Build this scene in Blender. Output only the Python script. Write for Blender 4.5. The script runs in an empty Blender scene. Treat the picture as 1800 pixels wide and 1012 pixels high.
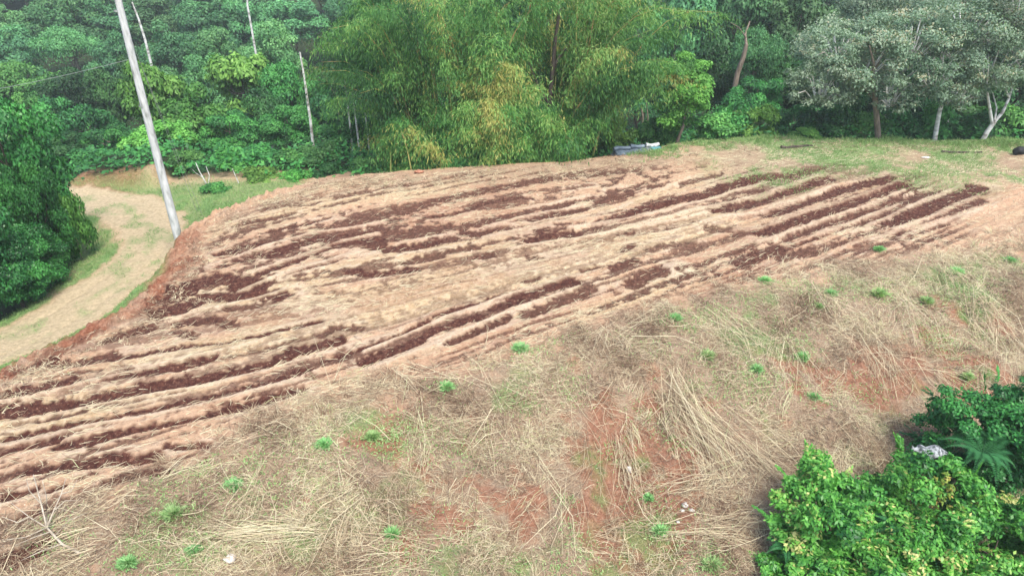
import bpy, math
import numpy as np
from mathutils import Vector

# ------------------------------------------------------------------ camera, world, sun
F = 1216.0; TH = math.radians(30.0); CH = 12.0          # focal length in photo pixels, pitch, height above terrace
scene = bpy.context.scene
C = scene.collection
cam_d = bpy.data.cameras.new('camera'); cam = bpy.data.objects.new('camera', cam_d); C.objects.link(cam)
cam.location = (0, 0, CH); cam.rotation_euler = (math.radians(60.0), 0, 0)
cam_d.sensor_width = 36; cam_d.lens = 36 * F / 1800; cam_d.clip_start = 0.1; cam_d.clip_end = 3000
scene.camera = cam
SUN_EL, SUN_AZ = math.radians(62), math.radians(150)     # azimuth from +Y towards +X
w = bpy.data.worlds.new('World'); scene.world = w; w.use_nodes = True
nt = w.node_tree; bg = nt.nodes['Background']
sky = nt.nodes.new('ShaderNodeTexSky'); sky.sky_type = 'NISHITA'; sky.sun_disc = False
sky.sun_elevation = SUN_EL; sky.sun_rotation = SUN_AZ; sky.air_density = 1.0; sky.dust_density = 3.0
nt.links.new(sky.outputs[0], bg.inputs[0]); bg.inputs[1].default_value = 0.15
sl = bpy.data.lights.new('sun', 'SUN'); sl.energy = 2.0; sl.angle = math.radians(24); sl.color = (1.0, 0.96, 0.9)
so = bpy.data.objects.new('sun', sl); C.objects.link(so)
sd = Vector((math.sin(SUN_AZ) * math.cos(SUN_EL), math.cos(SUN_AZ) * math.cos(SUN_EL), math.sin(SUN_EL)))
so.rotation_euler = sd.to_track_quat('Z', 'Y').to_euler()
scene.view_settings.view_transform = 'Standard'; scene.view_settings.look = 'None'
scene.view_settings.exposure = 1.26; scene.view_settings.gamma = 1.0
scene.render.engine = 'CYCLES'; cy = scene.cycles
cy.max_bounces = 6; cy.diffuse_bounces = 3; cy.glossy_bounces = 2; cy.transmission_bounces = 4; cy.transparent_max_bounces = 4
cy.volume_bounces = 0; cy.use_denoising = True

# ------------------------------------------------------------------ maths helpers
R = np.random.default_rng(7)
def _ray(u, v):
    a = (506.0 - v) / F
    return (u - 900.0) / F, math.cos(TH) + a * math.sin(TH), -math.sin(TH) + a * math.cos(TH)
def at(u, v, z=0.0):                       # photo pixel -> point on the level plane z
    x, y, d = _ray(u, v); t = (CH - z) / -d
    return (x * t, y * t)
def at_y(u, v, Y):                         # photo pixel -> point at distance Y
    x, y, d = _ray(u, v); t = Y / y
    return (x * t, Y, CH + d * t)
_tab = [np.random.default_rng(100 + i).random((256, 256)).astype(np.float32) for i in range(6)]
def vnoise(x, y, seed=0):
    T = _tab[seed % 6]
    x = np.asarray(x, dtype=np.float64) + seed * 17.3; y = np.asarray(y, dtype=np.float64) + seed * 7.7
    xi = np.floor(x).astype(int); yi = np.floor(y).astype(int); fx = x - xi; fy = y - yi
    fx = fx * fx * (3 - 2 * fx); fy = fy * fy * (3 - 2 * fy)
    x0 = xi & 255; x1 = (xi + 1) & 255; y0 = yi & 255; y1 = (yi + 1) & 255
    return ((T[x0, y0] * (1 - fx) + T[x1, y0] * fx) * (1 - fy) + (T[x0, y1] * (1 - fx) + T[x1, y1] * fx) * fy) * 2 - 1
def fbm(x, y, o=4, seed=0):
    s = 0; a = 1.0; n = 0
    for k in range(o):
        s = s + a * vnoise(x * 2 ** k, y * 2 ** k, seed + k); n += a; a *= 0.5
    return s / n * 1.5
def sst(a, b, x):
    t = np.clip((x - a) / (b - a), 0, 1); return t * t * (3 - 2 * t)
def pdist(px, py, pts, signed=True, widths=None):
    """distance to a polyline, signed: positive on its left-hand side"""
    best = np.full(px.shape, 1e9); sg = np.ones(px.shape); wv = np.zeros(px.shape)
    for i in range(len(pts) - 1):
        ax, ay = pts[i]; bx, by = pts[i + 1]; dx, dy = bx - ax, by - ay
        L2 = dx * dx + dy * dy + 1e-9
        t = np.clip(((px - ax) * dx + (py - ay) * dy) / L2, 0, 1)
        qx = px - (ax + t * dx); qy = py - (ay + t * dy); d = np.hypot(qx, qy)
        m = d < best
        best = np.where(m, d, best)
        if signed: sg = np.where(m, np.sign(dx * (py - ay) - dy * (px - ax)), sg)
        if widths is not None: wv = np.where(m, widths[i] * (1 - t) + widths[i + 1] * t, wv)
    if widths is not None: return best, wv
    return best * sg if signed else best

# ------------------------------------------------------------------ layout of the ground (terrace, banks, track)
ZR = -1.7
EDGE_BACK = [at(-700, 900), at(-300, 740), at(-90, 690), at(0, 662), at(62, 632), at(150, 592), at(250, 548), at(300, 505), at(335, 455), at(338, 428),
             at(352, 402), at(400, 374), at(460, 347), at(560, 321), at(650, 309), at(740, 302), at(900, 293), at(1000, 286),
             at(1075, 278), at(1168, 268)]
EDGE_BACK += [at(1205, 258), at(1250, 249), at(1330, 245), at(1420, 244), at(1600, 246), at(1800, 248), at(2100, 250), (60, 38)]
EDGE_NEAR = [at(-700, 1250), at(-300, 1100), at(-100, 985), at(0, 925), at(150, 872), at(330, 812), at(480, 735), at(600, 690), at(850, 640),
             at(1000, 580), at(1200, 520), at(1500, 460), at(1800, 425), at(2200, 400), (60, 26)]
ROAD = [at(-260, 712, ZR), at(-100, 650, ZR), at(40, 592, ZR), at(130, 545, ZR), at(205, 495, ZR), at(250, 458, ZR), at(272, 425, ZR), at(266, 392, ZR),
        at(225, 362, ZR), at(160, 346, ZR), at(60, 340, ZR), at(-60, 345, ZR)]
def height(x, y):
    x = np.asarray(x, dtype=np.float64); y = np.asarray(y, dtype=np.float64)
    db = pdist(x, y, EDGE_BACK)            # positive = outside (left of travel)
    dn = -pdist(x, y, EDGE_NEAR)           # positive = camera side
    slope = 0.62 + 0.10 * vnoise(x * .5, y * .5, 2)
    low = 1.7 + 1.4 * sst(-8, -1, x) + (8.5 - 1.5 * sst(-5, 8, x)) * sst(38, 54, y) + 0.9 * sst(-15.5, -21, x + 0.12 * (y - 24))
    low = low - 0.30 * np.clip(y - 104, 0, None) - 0.12 * np.clip(-x - 75, 0, None) - 0.12 * np.clip(x - 95, 0, None)
    e = np.clip(db + 0.05, 0, None)
    drop = np.where(low > 0, low * (1 - np.exp(-(slope * e) ** 1.5 / np.maximum(low, .3) ** 1.5)), low * sst(0, 30, e))
    zb = -drop
    f = np.clip(dn, 0, None)
    zn = -0.20 * (np.sqrt(f * f + 1.2) - 1.095) - 0.25 * np.clip(f - 9, 0, None)
    zn = np.maximum(zn, -9.0)
    und = 0.10 * fbm(x * .18, y * .18, 3, 1) + 0.035 * fbm(x * .9, y * .9, 2, 3)
    gully = -0.5 * sst(0.5, 3, f) * np.clip(fbm(x * .28, y * .22, 3, 4) - 0.05, 0, 1)
    z = np.minimum(zb, zn) + und * sst(120, 60, y) + gully
    z = z + 1.1 * sst(34.1, 35.4, y) * sst(2.9, 2.0, np.abs(x + 21.6)) * sst(45, 39, y)
    dr = pdist(x, y, ROAD, signed=False)
    flat = sst(3.0, 1.3, dr) * sst(0.7, 1.8, e)
    return z * (1 - 0.8 * flat) + (ZR) * 0.8 * flat
def hz(x, y): return float(height(np.array([float(x)]), np.array([float(y)]))[0])

# dark dug strips: photo points, half height in photo pixels, strength
ST = [
 ([(1300,361),(1335,352),(1458,314)],5,1), ([(1349,376),(1400,360),(1480,333),(1565,314)],6,1), ([(1338,408),(1424,380),(1510,350),(1585,325)],8,1.2),
 ([(1386,418),(1450,394),(1540,366),(1572,350)],5,.9), ([(1465,403),(1510,377),(1578,352)],4,.8), ([(1514,397),(1600,350),(1649,339)],6,.8),
 ([(1559,391),(1627,366),(1713,333)],9,1.1), ([(1563,414),(1593,410)],8,1), ([(1660,376),(1720,352)],6,.8), ([(1304,458),(1330,442),(1367,436)],11,.9),
 ([(1375,450),(1424,438)],8,.7), ([(1300,322),(1334,311),(1371,307)],5,1), ([(1375,312),(1440,295),(1476,290)],5,.8), ([(1300,339),(1338,335)],3,.8),
 ([(1290,412),(1345,404)],4,.7), ([(1049,390),(1105,373),(1169,354),(1225,343),(1282,328),(1350,311)],6,1), ([(963,416),(1004,410)],9,1.1),
 ([(936,423),(957,421)],8,1), ([(1004,410),(1056,395)],4,.7), ([(861,404),(884,401)],6,.8), ([(933,384),(1023,363)],5,.9),
 ([(850,388),(944,365),(1038,344)],3,.8), ([(1049,350),(1109,339)],4,.8), ([(1075,333),(1100,329)],3,.7), ([(1142,327),(1162,324)],3,.8),
 ([(850,356),(888,348),(933,344)],3,.9), ([(1135,406),(1173,401),(1222,388)],3,.8), ([(1267,369),(1330,356),(1352,343)],7,1),
 ([(1244,361),(1297,350)],4,.8), ([(1248,400),(1290,404),(1338,406)],5,.6), ([(1109,500),(1132,488),(1158,474)],9,.8), ([(1079,468),(1116,457)],7,.9),
 ([(1094,440),(1113,433)],4,.9), ([(1143,438),(1176,429)],5,.7), ([(906,526),(955,506),(1002,493)],9,1), ([(869,543),(906,532)],7,1),
 ([(921,557),(955,543),(993,527),(1034,508)],8,.8), ([(918,498),(948,489)],3,.8), ([(1026,474),(1056,466)],4,.8), ([(850,583),(895,560)],5,.9),
 ([(929,455),(946,453)],4,.9), ([(944,406),(963,403)],3,.9), ([(978,395),(1002,391)],3,.7), ([(1041,376),(1090,365)],3,.8), ([(845,453),(860,451)],5,.9),
 ([(850,530),(876,521)],3,.8), ([(385,472),(420,460),(475,445),(561,417)],5,1), ([(385,446),(420,436),(456,430)],5,1), ([(432,496),(490,470),(531,453)],8,1),
 ([(471,453),(520,434),(588,415),(663,404)],4,1), ([(541,446),(606,428),(663,421)],6,1.1), ([(655,432),(662,431)],9,.9),
 ([(619,479),(670,482),(732,475)],6,1.1), ([(685,439),(727,434),(764,426)],7,1.1), ([(505,483),(588,460)],4,.8), ([(693,421),(757,413)],3,.8),
 ([(712,462),(775,451)],5,.8), ([(460,410),(520,396),(576,383)],3,.9), ([(415,396),(513,374)],4,.8), ([(468,366),(550,359)],3,.6),
 ([(588,349),(648,338)],3,.6), ([(674,329),(719,323)],3,.6), ([(749,381),(794,378),(858,355)],4,.9), ([(862,353),(900,347)],4,.9), ([(817,413),(847,411)],6,.9),
 ([(862,404),(884,400)],5,.9), ([(782,424),(795,422)],6,.9), ([(790,445),(839,436)],4,.8), ([(832,455),(862,447)],4,.8),
 ([(345,612),(400,602),(464,592),(509,580),(561,567)],4,1), ([(505,619),(595,599)],6,1), ([(340,672),(400,655),(464,642),(550,614),(600,598)],8,1.1),
 ([(561,640),(644,612),(719,580),(753,565)],4,1), ([(764,560),(802,546),(873,520)],4,1), ([(640,638),(670,625),(727,603),(760,584),(843,558)],8,1),
 ([(790,603),(824,591),(888,565)],6,.9), ([(565,591),(588,579),(633,577)],5,.8), ([(400,629),(480,612),(565,588)],4,.6), ([(505,657),(546,650)],4,1),
 ([(300,525),(338,503),(375,491),(420,495),(450,508)],12,1.3), ([(282,548),(330,538),(357,525),(440,521),(495,520)],9,1.2), ([(184,600),(225,584),(259,577)],9,.9),
 ([(315,570),(375,563)],7,.9), ([(306,582),(342,594)],5,.8), ([(390,565),(412,572)],7,.8), ([(400,545),(455,538)],4,.8),
 ([(60,640),(131,640),(195,628)],9,.9), ([(203,634),(278,621),(345,610)],5,1), ([(225,662),(315,649),(375,630)],7,1),
 ([(-60,712),(0,698),(57,688),(132,673)],9,1.1), ([(-60,736),(0,726),(75,717)],12,1.2), ([(87,714),(177,702),(328,670)],10,1.2),
 ([(72,739),(151,726)],4,.8), ([(8,770),(94,751),(211,734)],5,1), ([(223,728),(321,707),(500,666),(548,650)],4,1.1), ([(-40,812),(0,800),(38,785),(102,775)],7,1),
 ([(102,787),(170,773),(226,758),(355,732),(430,712),(500,692),(528,684)],8,1.1), ([(45,828),(143,819),(226,809),(272,802)],9,1.1), ([(189,847),(294,826)],8,.9),
 ([(8,877),(64,860)],6,1.1), ([(87,862),(113,853)],5,1.1), ([(294,783),(366,779)],5,.9), ([(335,822),(366,805)],4,.8), ([(30,911),(94,890)],7,1),
 ([(-30,992),(0,985),(87,947)],16,.9), ([(190,700),(205,696)],3,.8), ([(185,670),(205,667)],5,.8), ([(120,662),(180,655)],3,.7), ([(1195,430),(1210,428)],8,.6),
 ([(550,470),(600,455)],3,.7), ([(420,478),(450,470)],5,.6), ([(640,466),(690,455)],3,.5), ([(1130,356),(1180,342)],3,.7), ([(960,336),(1040,322)],2,.5),
 ([(1200,322),(1260,308)],3,.6), ([(1090,412),(1110,408)],3,.8), ([(1500,440),(1560,428)],4,.35), ([(300,745),(340,738)],4,.6), ([(430,700),(470,690)],3,.6),
]
STW = []
for pts, hh, s in ST:
    P = [at(u, v) for u, v in pts]
    dx_, dy_ = P[-1][0] - P[0][0], P[-1][1] - P[0][1]; cs_ = max(.45, abs(dx_) / math.hypot(dx_, dy_))     # true half width across the strip
    Wd = [cs_ * abs(at(u, v - hh)[1] - at(u, v + hh)[1]) / 2 for u, v in pts]
    STW.append((P, [max(0.09, q * (1.4 if P[0][1] < 21 else 1.22)) for q in Wd], s))
RDG = [[(1180,398),(1260,384),(1338,372),(1400,351),(1470,326)], [(1290,404),(1338,398),(1428,368),(1540,334),(1580,318)], [(1330,424),(1375,412),(1450,387),(1540,357),(1590,334)], [(1440,412),(1510,386),(1578,360)],
       [(1500,410),(1600,362),(1690,330)], [(1530,424),(1627,384),(1720,345)], [(1580,420),(1640,392),(1720,366)], [(370,466),(475,433),(560,408),(663,392)], [(430,486),(520,452),(600,426),(663,411)], [(420,512),(520,476),(640,440)],
       [(300,560),(420,533),(500,512)], [(850,402),(944,376),(1040,352)], [(850,418),(944,396),(1049,374),(1110,352)], [(1000,400),(1110,378),(1225,354),(1340,322)], [(1100,398),(1200,372),(1330,345),(1450,306)], [(900,440),(1000,424),(1130,394),(1240,372)],
       [(-40,714),(57,702),(190,668),(345,630),(470,600)], [(-40,752),(90,728),(330,684),(480,648),(600,612)], [(-40,790),(94,765),(320,720),(500,676)], [(640,620),(760,570),(880,524),(1000,482)], [(680,640),(800,590),(900,548),(1020,504)]]
RDW = [([at(u, v) for u, v in p], .06) for p in RDG]
# fit a smooth cross coordinate whose level lines follow the strips
rows = []; rhs = []
def _gr(x, y):                                           # gradients of [x, x2, xy, y2, x3, x2y, xy2, y3] scaled
    x = x / 20; y = (y - 22) / 20
    return (np.array([1, 2*x, y, 0, 3*x*x, 2*x*y, y*y, 0]), np.array([0, 0, x, 2*y, 0, x*x, 2*x*y, 3*y*y]))
for P, _w, s in STW:
    if s < .7: continue
    for i in range(len(P) - 1):
        dx, dy = P[i+1][0] - P[i][0], P[i+1][1] - P[i][1]; L = math.hypot(dx, dy)
        gx, gy = _gr((P[i][0] + P[i+1][0]) / 2, (P[i][1] + P[i+1][1]) / 2)
        k = math.sqrt(L); rows.append((gx * dx / L + gy * dy / L) * k); rhs.append(-dy / L * k)
coef = np.linalg.lstsq(np.vstack(rows + [0.35 * np.eye(8)]), np.array(rhs + [0] * 8), rcond=None)[0]
def phi(x, y):
    X = x / 20; Y = (y - 22) / 20
    return 20 * (Y + coef[0]*X + coef[1]*X*X + coef[2]*X*Y + coef[3]*Y*Y + coef[4]*X**3 + coef[5]*X*X*Y + coef[6]*X*Y*Y + coef[7]*Y**3)

# ------------------------------------------------------------------ mesh + object helpers
def mesh_np(name, V, Fc, mat=None, attrs=None, smooth=False, cols=None):
    """V (n,3), Fc (m,k) equal sized faces; attrs: face float attributes; cols: point colour attributes"""
    V = np.ascontiguousarray(V, dtype=np.float32); Fc = np.ascontiguousarray(Fc, dtype=np.int32)
    me = bpy.data.meshes.new(name); k = Fc.shape[1]
    me.vertices.add(len(V)); me.vertices.foreach_set('co', V.ravel())
    me.loops.add(Fc.size); me.loops.foreach_set('vertex_index', Fc.ravel())
    me.polygons.add(len(Fc)); me.polygons.foreach_set('loop_start', np.arange(0, Fc.size, k, dtype=np.int32))
    if smooth: me.polygons.foreach_set('use_smooth', np.ones(len(Fc), dtype=bool))
    me.update(calc_edges=True)
    for n, a in (attrs or {}).items():
        at_ = me.attributes.new(n, 'FLOAT', 'FACE'); at_.data.foreach_set('value', np.asarray(a, dtype=np.float32))
    for n, a in (cols or {}).items():
        at_ = me.attributes.new(n, 'FLOAT_COLOR', 'POINT'); at_.data.foreach_set('color', np.asarray(a, dtype=np.float32).ravel())
    if mat: me.materials.append(mat)
    return me
def link(name, me, parent=None, loc=(0, 0, 0), rot=(0, 0, 0), sc=(1, 1, 1)):
    o = bpy.data.objects.new(name, me); C.objects.link(o); o.parent = parent
    o.location = loc; o.rotation_euler = rot; o.scale = sc; return o
def tag(o, label=None, cat=None, group=None, kind=None):
    if label: o['label'] = label
    if cat: o['category'] = cat
    if group: o['group'] = group
    if kind: o['kind'] = kind
    return o
def thing(name, loc, label, cat, group=None, rz=0, sc=(1, 1, 1)):
    return tag(link(name, None, None, loc, (0, 0, rz), sc), label, cat, group)
def merge(parts):
    Vs, Fs, As, n = [], [], [], 0
    for V, Fc, A in parts:
        Vs.append(V); Fs.append(Fc + n); As.append(A); n += len(V)
    return np.vstack(Vs), np.vstack(Fs), np.concatenate(As)
def tube(pts, rad, seg=7, cap=True):
    pts = np.asarray(pts, float); n = len(pts); rad = np.broadcast_to(rad, (n,))
    V = []
    for i in range(n):
        d = pts[min(i + 1, n - 1)] - pts[max(i - 1, 0)]; d /= np.linalg.norm(d) + 1e-9
        a = np.cross(d, (0.13, 0.97, 0.2) if abs(d[2]) > .5 else (0, 0, 1.0)); a /= np.linalg.norm(a) + 1e-9; b = np.cross(d, a)
        t = np.linspace(0, 2 * np.pi, seg, endpoint=False)[:, None]
        V.append(pts[i] + rad[i] * (np.cos(t) * a + np.sin(t) * b))
    V = np.vstack(V); Q = []
    for i in range(n - 1):
        for j in range(seg):
            k = (j + 1) % seg; Q.append((i*seg + j, i*seg + k, (i+1)*seg + k, (i+1)*seg + j))
    if cap:
        c = len(V); V = np.vstack([V, pts[0], pts[-1]])
        for j in range(0, seg):
            k = (j + 1) % seg
            Q.append((c, k, j, c)); Q.append((c + 1, (n-1)*seg + j, (n-1)*seg + k, c + 1))
    Q = np.array(Q)
    if cap:                                              # caps: degenerate quads are dropped in favour of a closed fan
        Q = Q[:-2*seg] if True else Q
        V = V[:-2]
    return V, Q, np.zeros(len(Q))
def unit(a): return a / (np.linalg.norm(a, axis=-1, keepdims=True) + 1e-9)
def leaves(P, D, N, L, W, tint, fold=0.12):
    """one pointed leaf per row: base P, direction D, normal N"""
    D = unit(D); S = unit(np.cross(D, N)); N = unit(np.cross(S, D)); L = np.broadcast_to(L, (len(P),))[:, None]; W = np.broadcast_to(W, (len(P),))[:, None]
    a = P; b = P + D * L * .45 + S * W * .5 - N * L * fold; c = P + D * L - N * L * fold * 1.2; d = P + D * L * .45 - S * W * .5 - N * L * fold
    V = np.stack([a, b, c, d], 1).reshape(-1, 3)
    return V, np.arange(len(V)).reshape(-1, 4), np.asarray(tint)
def ribbons(P, D, L, W, sag, tint, up=None, rng=R, bend=.07):
    """thin straws: base P, direction D, length L, width W, sagging by sag*L"""
    n = len(P); D = unit(D); L = np.broadcast_to(L, (n,))[:, None]; W = np.broadcast_to(W, (n,))[:, None]; sag = np.broadcast_to(sag, (n,))[:, None]
    u = unit(rng.normal(0, .5, (n, 3)) + np.array([0, -.5, 1.0])); S = unit(np.cross(D, u))
    B = unit(rng.normal(0, 1, (n, 3)))
    m = P + D * L * .5 + B * L * bend; t = P + D * L; t[:, 2:3] -= sag * L; m[:, 2:3] -= sag * L * .2
    V = np.stack([P - S*W*.5, P + S*W*.5, m + S*W*.45, m - S*W*.45, t + S*W*.2, t - S*W*.2], 1).reshape(-1, 3)
    i = np.arange(n)[:, None] * 6
    Fc = np.concatenate([i + np.array([[0, 1, 2, 3]]), i + np.array([[3, 2, 4, 5]])], 1).reshape(-1, 4)
    return V, Fc, np.repeat(np.asarray(tint), 2)

# ------------------------------------------------------------------ materials
def new_mat(name):
    m = bpy.data.materials.new(name); m.use_nodes = True; t = m.node_tree; t.nodes.clear()
    return m, t, (lambda ty, **k: _nd(t, ty, **k))
def _nd(t, ty, **k):
    n = t.nodes.new('ShaderNode' + ty)
    for a, b in k.items(): setattr(n, a, b)
    return n
def ramp(t, stops, interp='LINEAR'):
    r = t.nodes.new('ShaderNodeValToRGB'); r.color_ramp.interpolation = interp
    e = r.color_ramp.elements
    while len(e) < len(stops): e.new(0.5)
    for q, (p, c) in zip(e, stops): q.position = p; q.color = (*c, 1)
    return r
def leaf_mat(name, stops, rough=.55, trans=.32, vary=.38, tcol=(.9, 1.1, .5)):
    m, t, N = new_mat(name); L = t.links.new
    a = N('Attribute', attribute_name='tint'); r = ramp(t, stops); L(a.outputs['Fac'], r.inputs[0])
    oi = N('ObjectInfo'); mr = N('MapRange'); mr.inputs[3].default_value = 1 - vary; mr.inputs[4].default_value = 1 + vary
    L(oi.outputs['Random'], mr.inputs[0])
    hs = N('HueSaturation'); mh = N('MapRange'); mh.inputs[3].default_value = .5 - .06 * vary; mh.inputs[4].default_value = .5 + .06 * vary; ml = N('Math', operation='FRACT'); mm = N('Math', operation='MULTIPLY'); mm.inputs[1].default_value = 7.31; L(oi.outputs['Random'], mm.inputs[0]); L(mm.outputs[0], ml.inputs[0]); L(ml.outputs[0], mh.inputs[0]); L(mh.outputs[0], hs.inputs['Hue']); L(r.outputs[0], hs.inputs['Color']); L(mr.outputs[0], hs.inputs['Value'])
    p = N('BsdfPrincipled'); p.inputs['Roughness'].default_value = rough; p.inputs['Specular IOR Level'].default_value = .3
    L(hs.outputs[0], p.inputs['Base Color'])
    tr = N('BsdfTranslucent'); mx = N('Mix', data_type='RGBA', blend_type='MULTIPLY'); mx.inputs[0].default_value = 1
    L(hs.outputs[0], mx.inputs[6]); mx.inputs[7].default_value = (*tcol, 1); L(mx.outputs[2], tr.inputs[0])
    ms = N('MixShader'); ms.inputs[0].default_value = trans; L(p.outputs[0], ms.inputs[1]); L(tr.outputs[0], ms.inputs[2])
    o = N('OutputMaterial'); L(ms.outputs[0], o.inputs[0]); return m
def rough_mat(name, stops, scale=4, rough=.85, bump=.3, detail=6, stretch=(1, 1, 1), spec=.25, attr=None, metallic=0):
    m, t, N = new_mat(name); L = t.links.new
    tc = N('TexCoord'); mp = N('Mapping'); mp.inputs['Scale'].default_value = stretch; L(tc.outputs['Object'], mp.inputs[0])
    n = N('TexNoise'); n.inputs['Scale'].default_value = scale; n.inputs['Detail'].default_value = detail; L(mp.outputs[0], n.inputs[0])
    r = ramp(t, stops)
    if attr: a = N('Attribute', attribute_name=attr); L(a.outputs['Fac'], r.inputs[0])
    else: L(n.outputs[0], r.inputs[0])
    p = N('BsdfPrincipled'); p.inputs['Roughness'].default_value = rough; p.inputs['Specular IOR Level'].default_value = spec; p.inputs['Metallic'].default_value = metallic
    L(r.outputs[0], p.inputs[0])
    b = N('Bump'); b.inputs['Strength'].default_value = bump; b.inputs['Distance'].default_value = .03; L(n.outputs[0], b.inputs['Height']); L(b.outputs[0], p.inputs['Normal'])
    o = N('OutputMaterial'); L(p.outputs[0], o.inputs[0]); return m
M = {}
M['leaf_mid'] = leaf_mat('leaf_mid', [(0, (.02, .085, .022)), (.5, (.055, .20, .045)), (1, (.14, .38, .08))])
M['leaf_dark'] = leaf_mat('leaf_dark', [(0, (.012, .055, .018)), (.5, (.03, .115, .03)), (1, (.07, .22, .055))])
M['leaf_bright'] = leaf_mat('leaf_bright', [(0, (.03, .11, .018)), (.5, (.09, .26, .04)), (1, (.2, .44, .09))])
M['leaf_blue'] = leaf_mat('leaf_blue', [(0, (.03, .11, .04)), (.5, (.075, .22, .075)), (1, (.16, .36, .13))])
M['leaf_grey'] = leaf_mat('leaf_grey', [(0, (.08, .15, .085)), (.5, (.165, .25, .155)), (.92, (.28, .355, .25)), (1, (.34, .31, .20))], trans=.3)
M['leaf_lime'] = leaf_mat('leaf_lime', [(0, (.012, .075, .02)), (.45, (.055, .225, .035)), (.85, (.14, .40, .065)), (.97, (.24, .44, .09)), (1, (.45, .46, .16))], rough=.4, trans=.3, vary=.1)
M['leaf_glossy'] = leaf_mat('leaf_glossy', [(0, (.012, .065, .016)), (.6, (.032, .155, .032)), (1, (.08, .30, .06))], rough=.4, trans=.25, vary=.12)
M['leaf_bamboo'] = leaf_mat('leaf_bamboo', [(0, (.018, .075, .022)), (.35, (.05, .17, .038)), (.65, (.12, .30, .065)), (.93, (.28, .42, .11)), (1, (.38, .36, .10))], vary=.1)
M['leaf_croton'] = leaf_mat('leaf_croton', [(0, (.06, .12, .02)), (.6, (.18, .25, .04)), (1, (.45, .25, .08))])
M['leaf_weed'] = leaf_mat('leaf_weed', [(0, (.14, .32, .11)), (.5, (.24, .50, .18)), (1, (.38, .60, .28))], vary=.1)
M['leaf_weed_pale'] = leaf_mat('leaf_weed_pale', [(0, (.14, .25, .08)), (.5, (.26, .42, .15)), (1, (.42, .55, .26))], vary=.1)
M['fern'] = leaf_mat('fern', [(0, (.015, .09, .03)), (1, (.05, .2, .06))], trans=.25, vary=.1)
M['straw'] = leaf_mat('straw', [(0, (.085, .045, .026)), (.25, (.22, .145, .09)), (.5, (.39, .31, .195)), (.75, (.58, .51, .33)), (.93, (.62, .56, .38)), (1, (.36, .40, .17))], rough=.7, trans=.15, vary=0, tcol=(1, 1, .8))
M['blade'] = leaf_mat('blade', [(0, (.09, .17, .04)), (.5, (.17, .29, .09)), (.85, (.28, .38, .14)), (1, (.45, .40, .2))], rough=.6, trans=.25, vary=0)
M['bark'] = rough_mat('bark', [(.3, (.10, .075, .055)), (.7, (.26, .21, .16))], 3, stretch=(3, 3, .6), bump=.6)
M['bark_dark'] = rough_mat('bark_dark', [(.3, (.03, .022, .018)), (.7, (.09, .07, .055))], 3, stretch=(3, 3, .6), bump=.6)
M['bark_white'] = rough_mat('bark_white', [(.35, (.24, .22, .19)), (.5, (.5, .5, .46)), (.75, (.78, .78, .74))], 2.5, stretch=(1, 1, 1.6), bump=.3)
M['culm'] = rough_mat('culm', [(.3, (.14, .20, .05)), (.5, (.30, .28, .09)), (.7, (.36, .20, .09))], 1.2, stretch=(2, 2, .4), rough=.45, bump=.1)
M['concrete'] = rough_mat('concrete', [(.32, (.20, .21, .19)), (.45, (.40, .42, .40)), (.6, (.50, .52, .50)), (.75, (.62, .63, .62))], 4, stretch=(2, 2, .45), rough=.8, bump=.15)
M['wire'] = rough_mat('wire', [(.3, (.2, .23, .21)), (.7, (.32, .34, .32))], 5, rough=.5)
M['metal'] = rough_mat('galvanised_sheet', [(.3, (.08, .105, .13)), (.6, (.14, .18, .21)), (.8, (.28, .33, .36))], 3, rough=.42, bump=.05, metallic=.25)
M['teal'] = rough_mat('teal_sheet', [(.3, (.05, .18, .20)), (.7, (.10, .28, .30))], 3, rough=.5, bump=.05)
M['black'] = rough_mat('black_rubber', [(.3, (.008, .009, .009)), (.7, (.025, .025, .025))], 6, rough=.7)
M['stone'] = rough_mat('pale_stone', [(.3, (.38, .35, .3)), (.7, (.72, .68, .62))], 9, bump=.5)
M['clay'] = rough_mat('red_clay', [(.3, (.24, .10, .06)), (.7, (.42, .21, .13))], 7, bump=.6)
M['palesoil'] = rough_mat('pale_soil', [(.3, (.46, .34, .23)), (.7, (.58, .45, .31))], 5, bump=.4)
M['deadwood'] = rough_mat('dead_wood', [(.3, (.22, .18, .13)), (.7, (.46, .41, .32))], 6, stretch=(1, 1, 1), bump=.4)
M['sack'] = rough_mat('woven_sack', [(.44, (.07, .08, .08)), (.5, (.19, .20, .20)), (.62, (.33, .35, .35))], 14, rough=.8, bump=.3)

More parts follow.
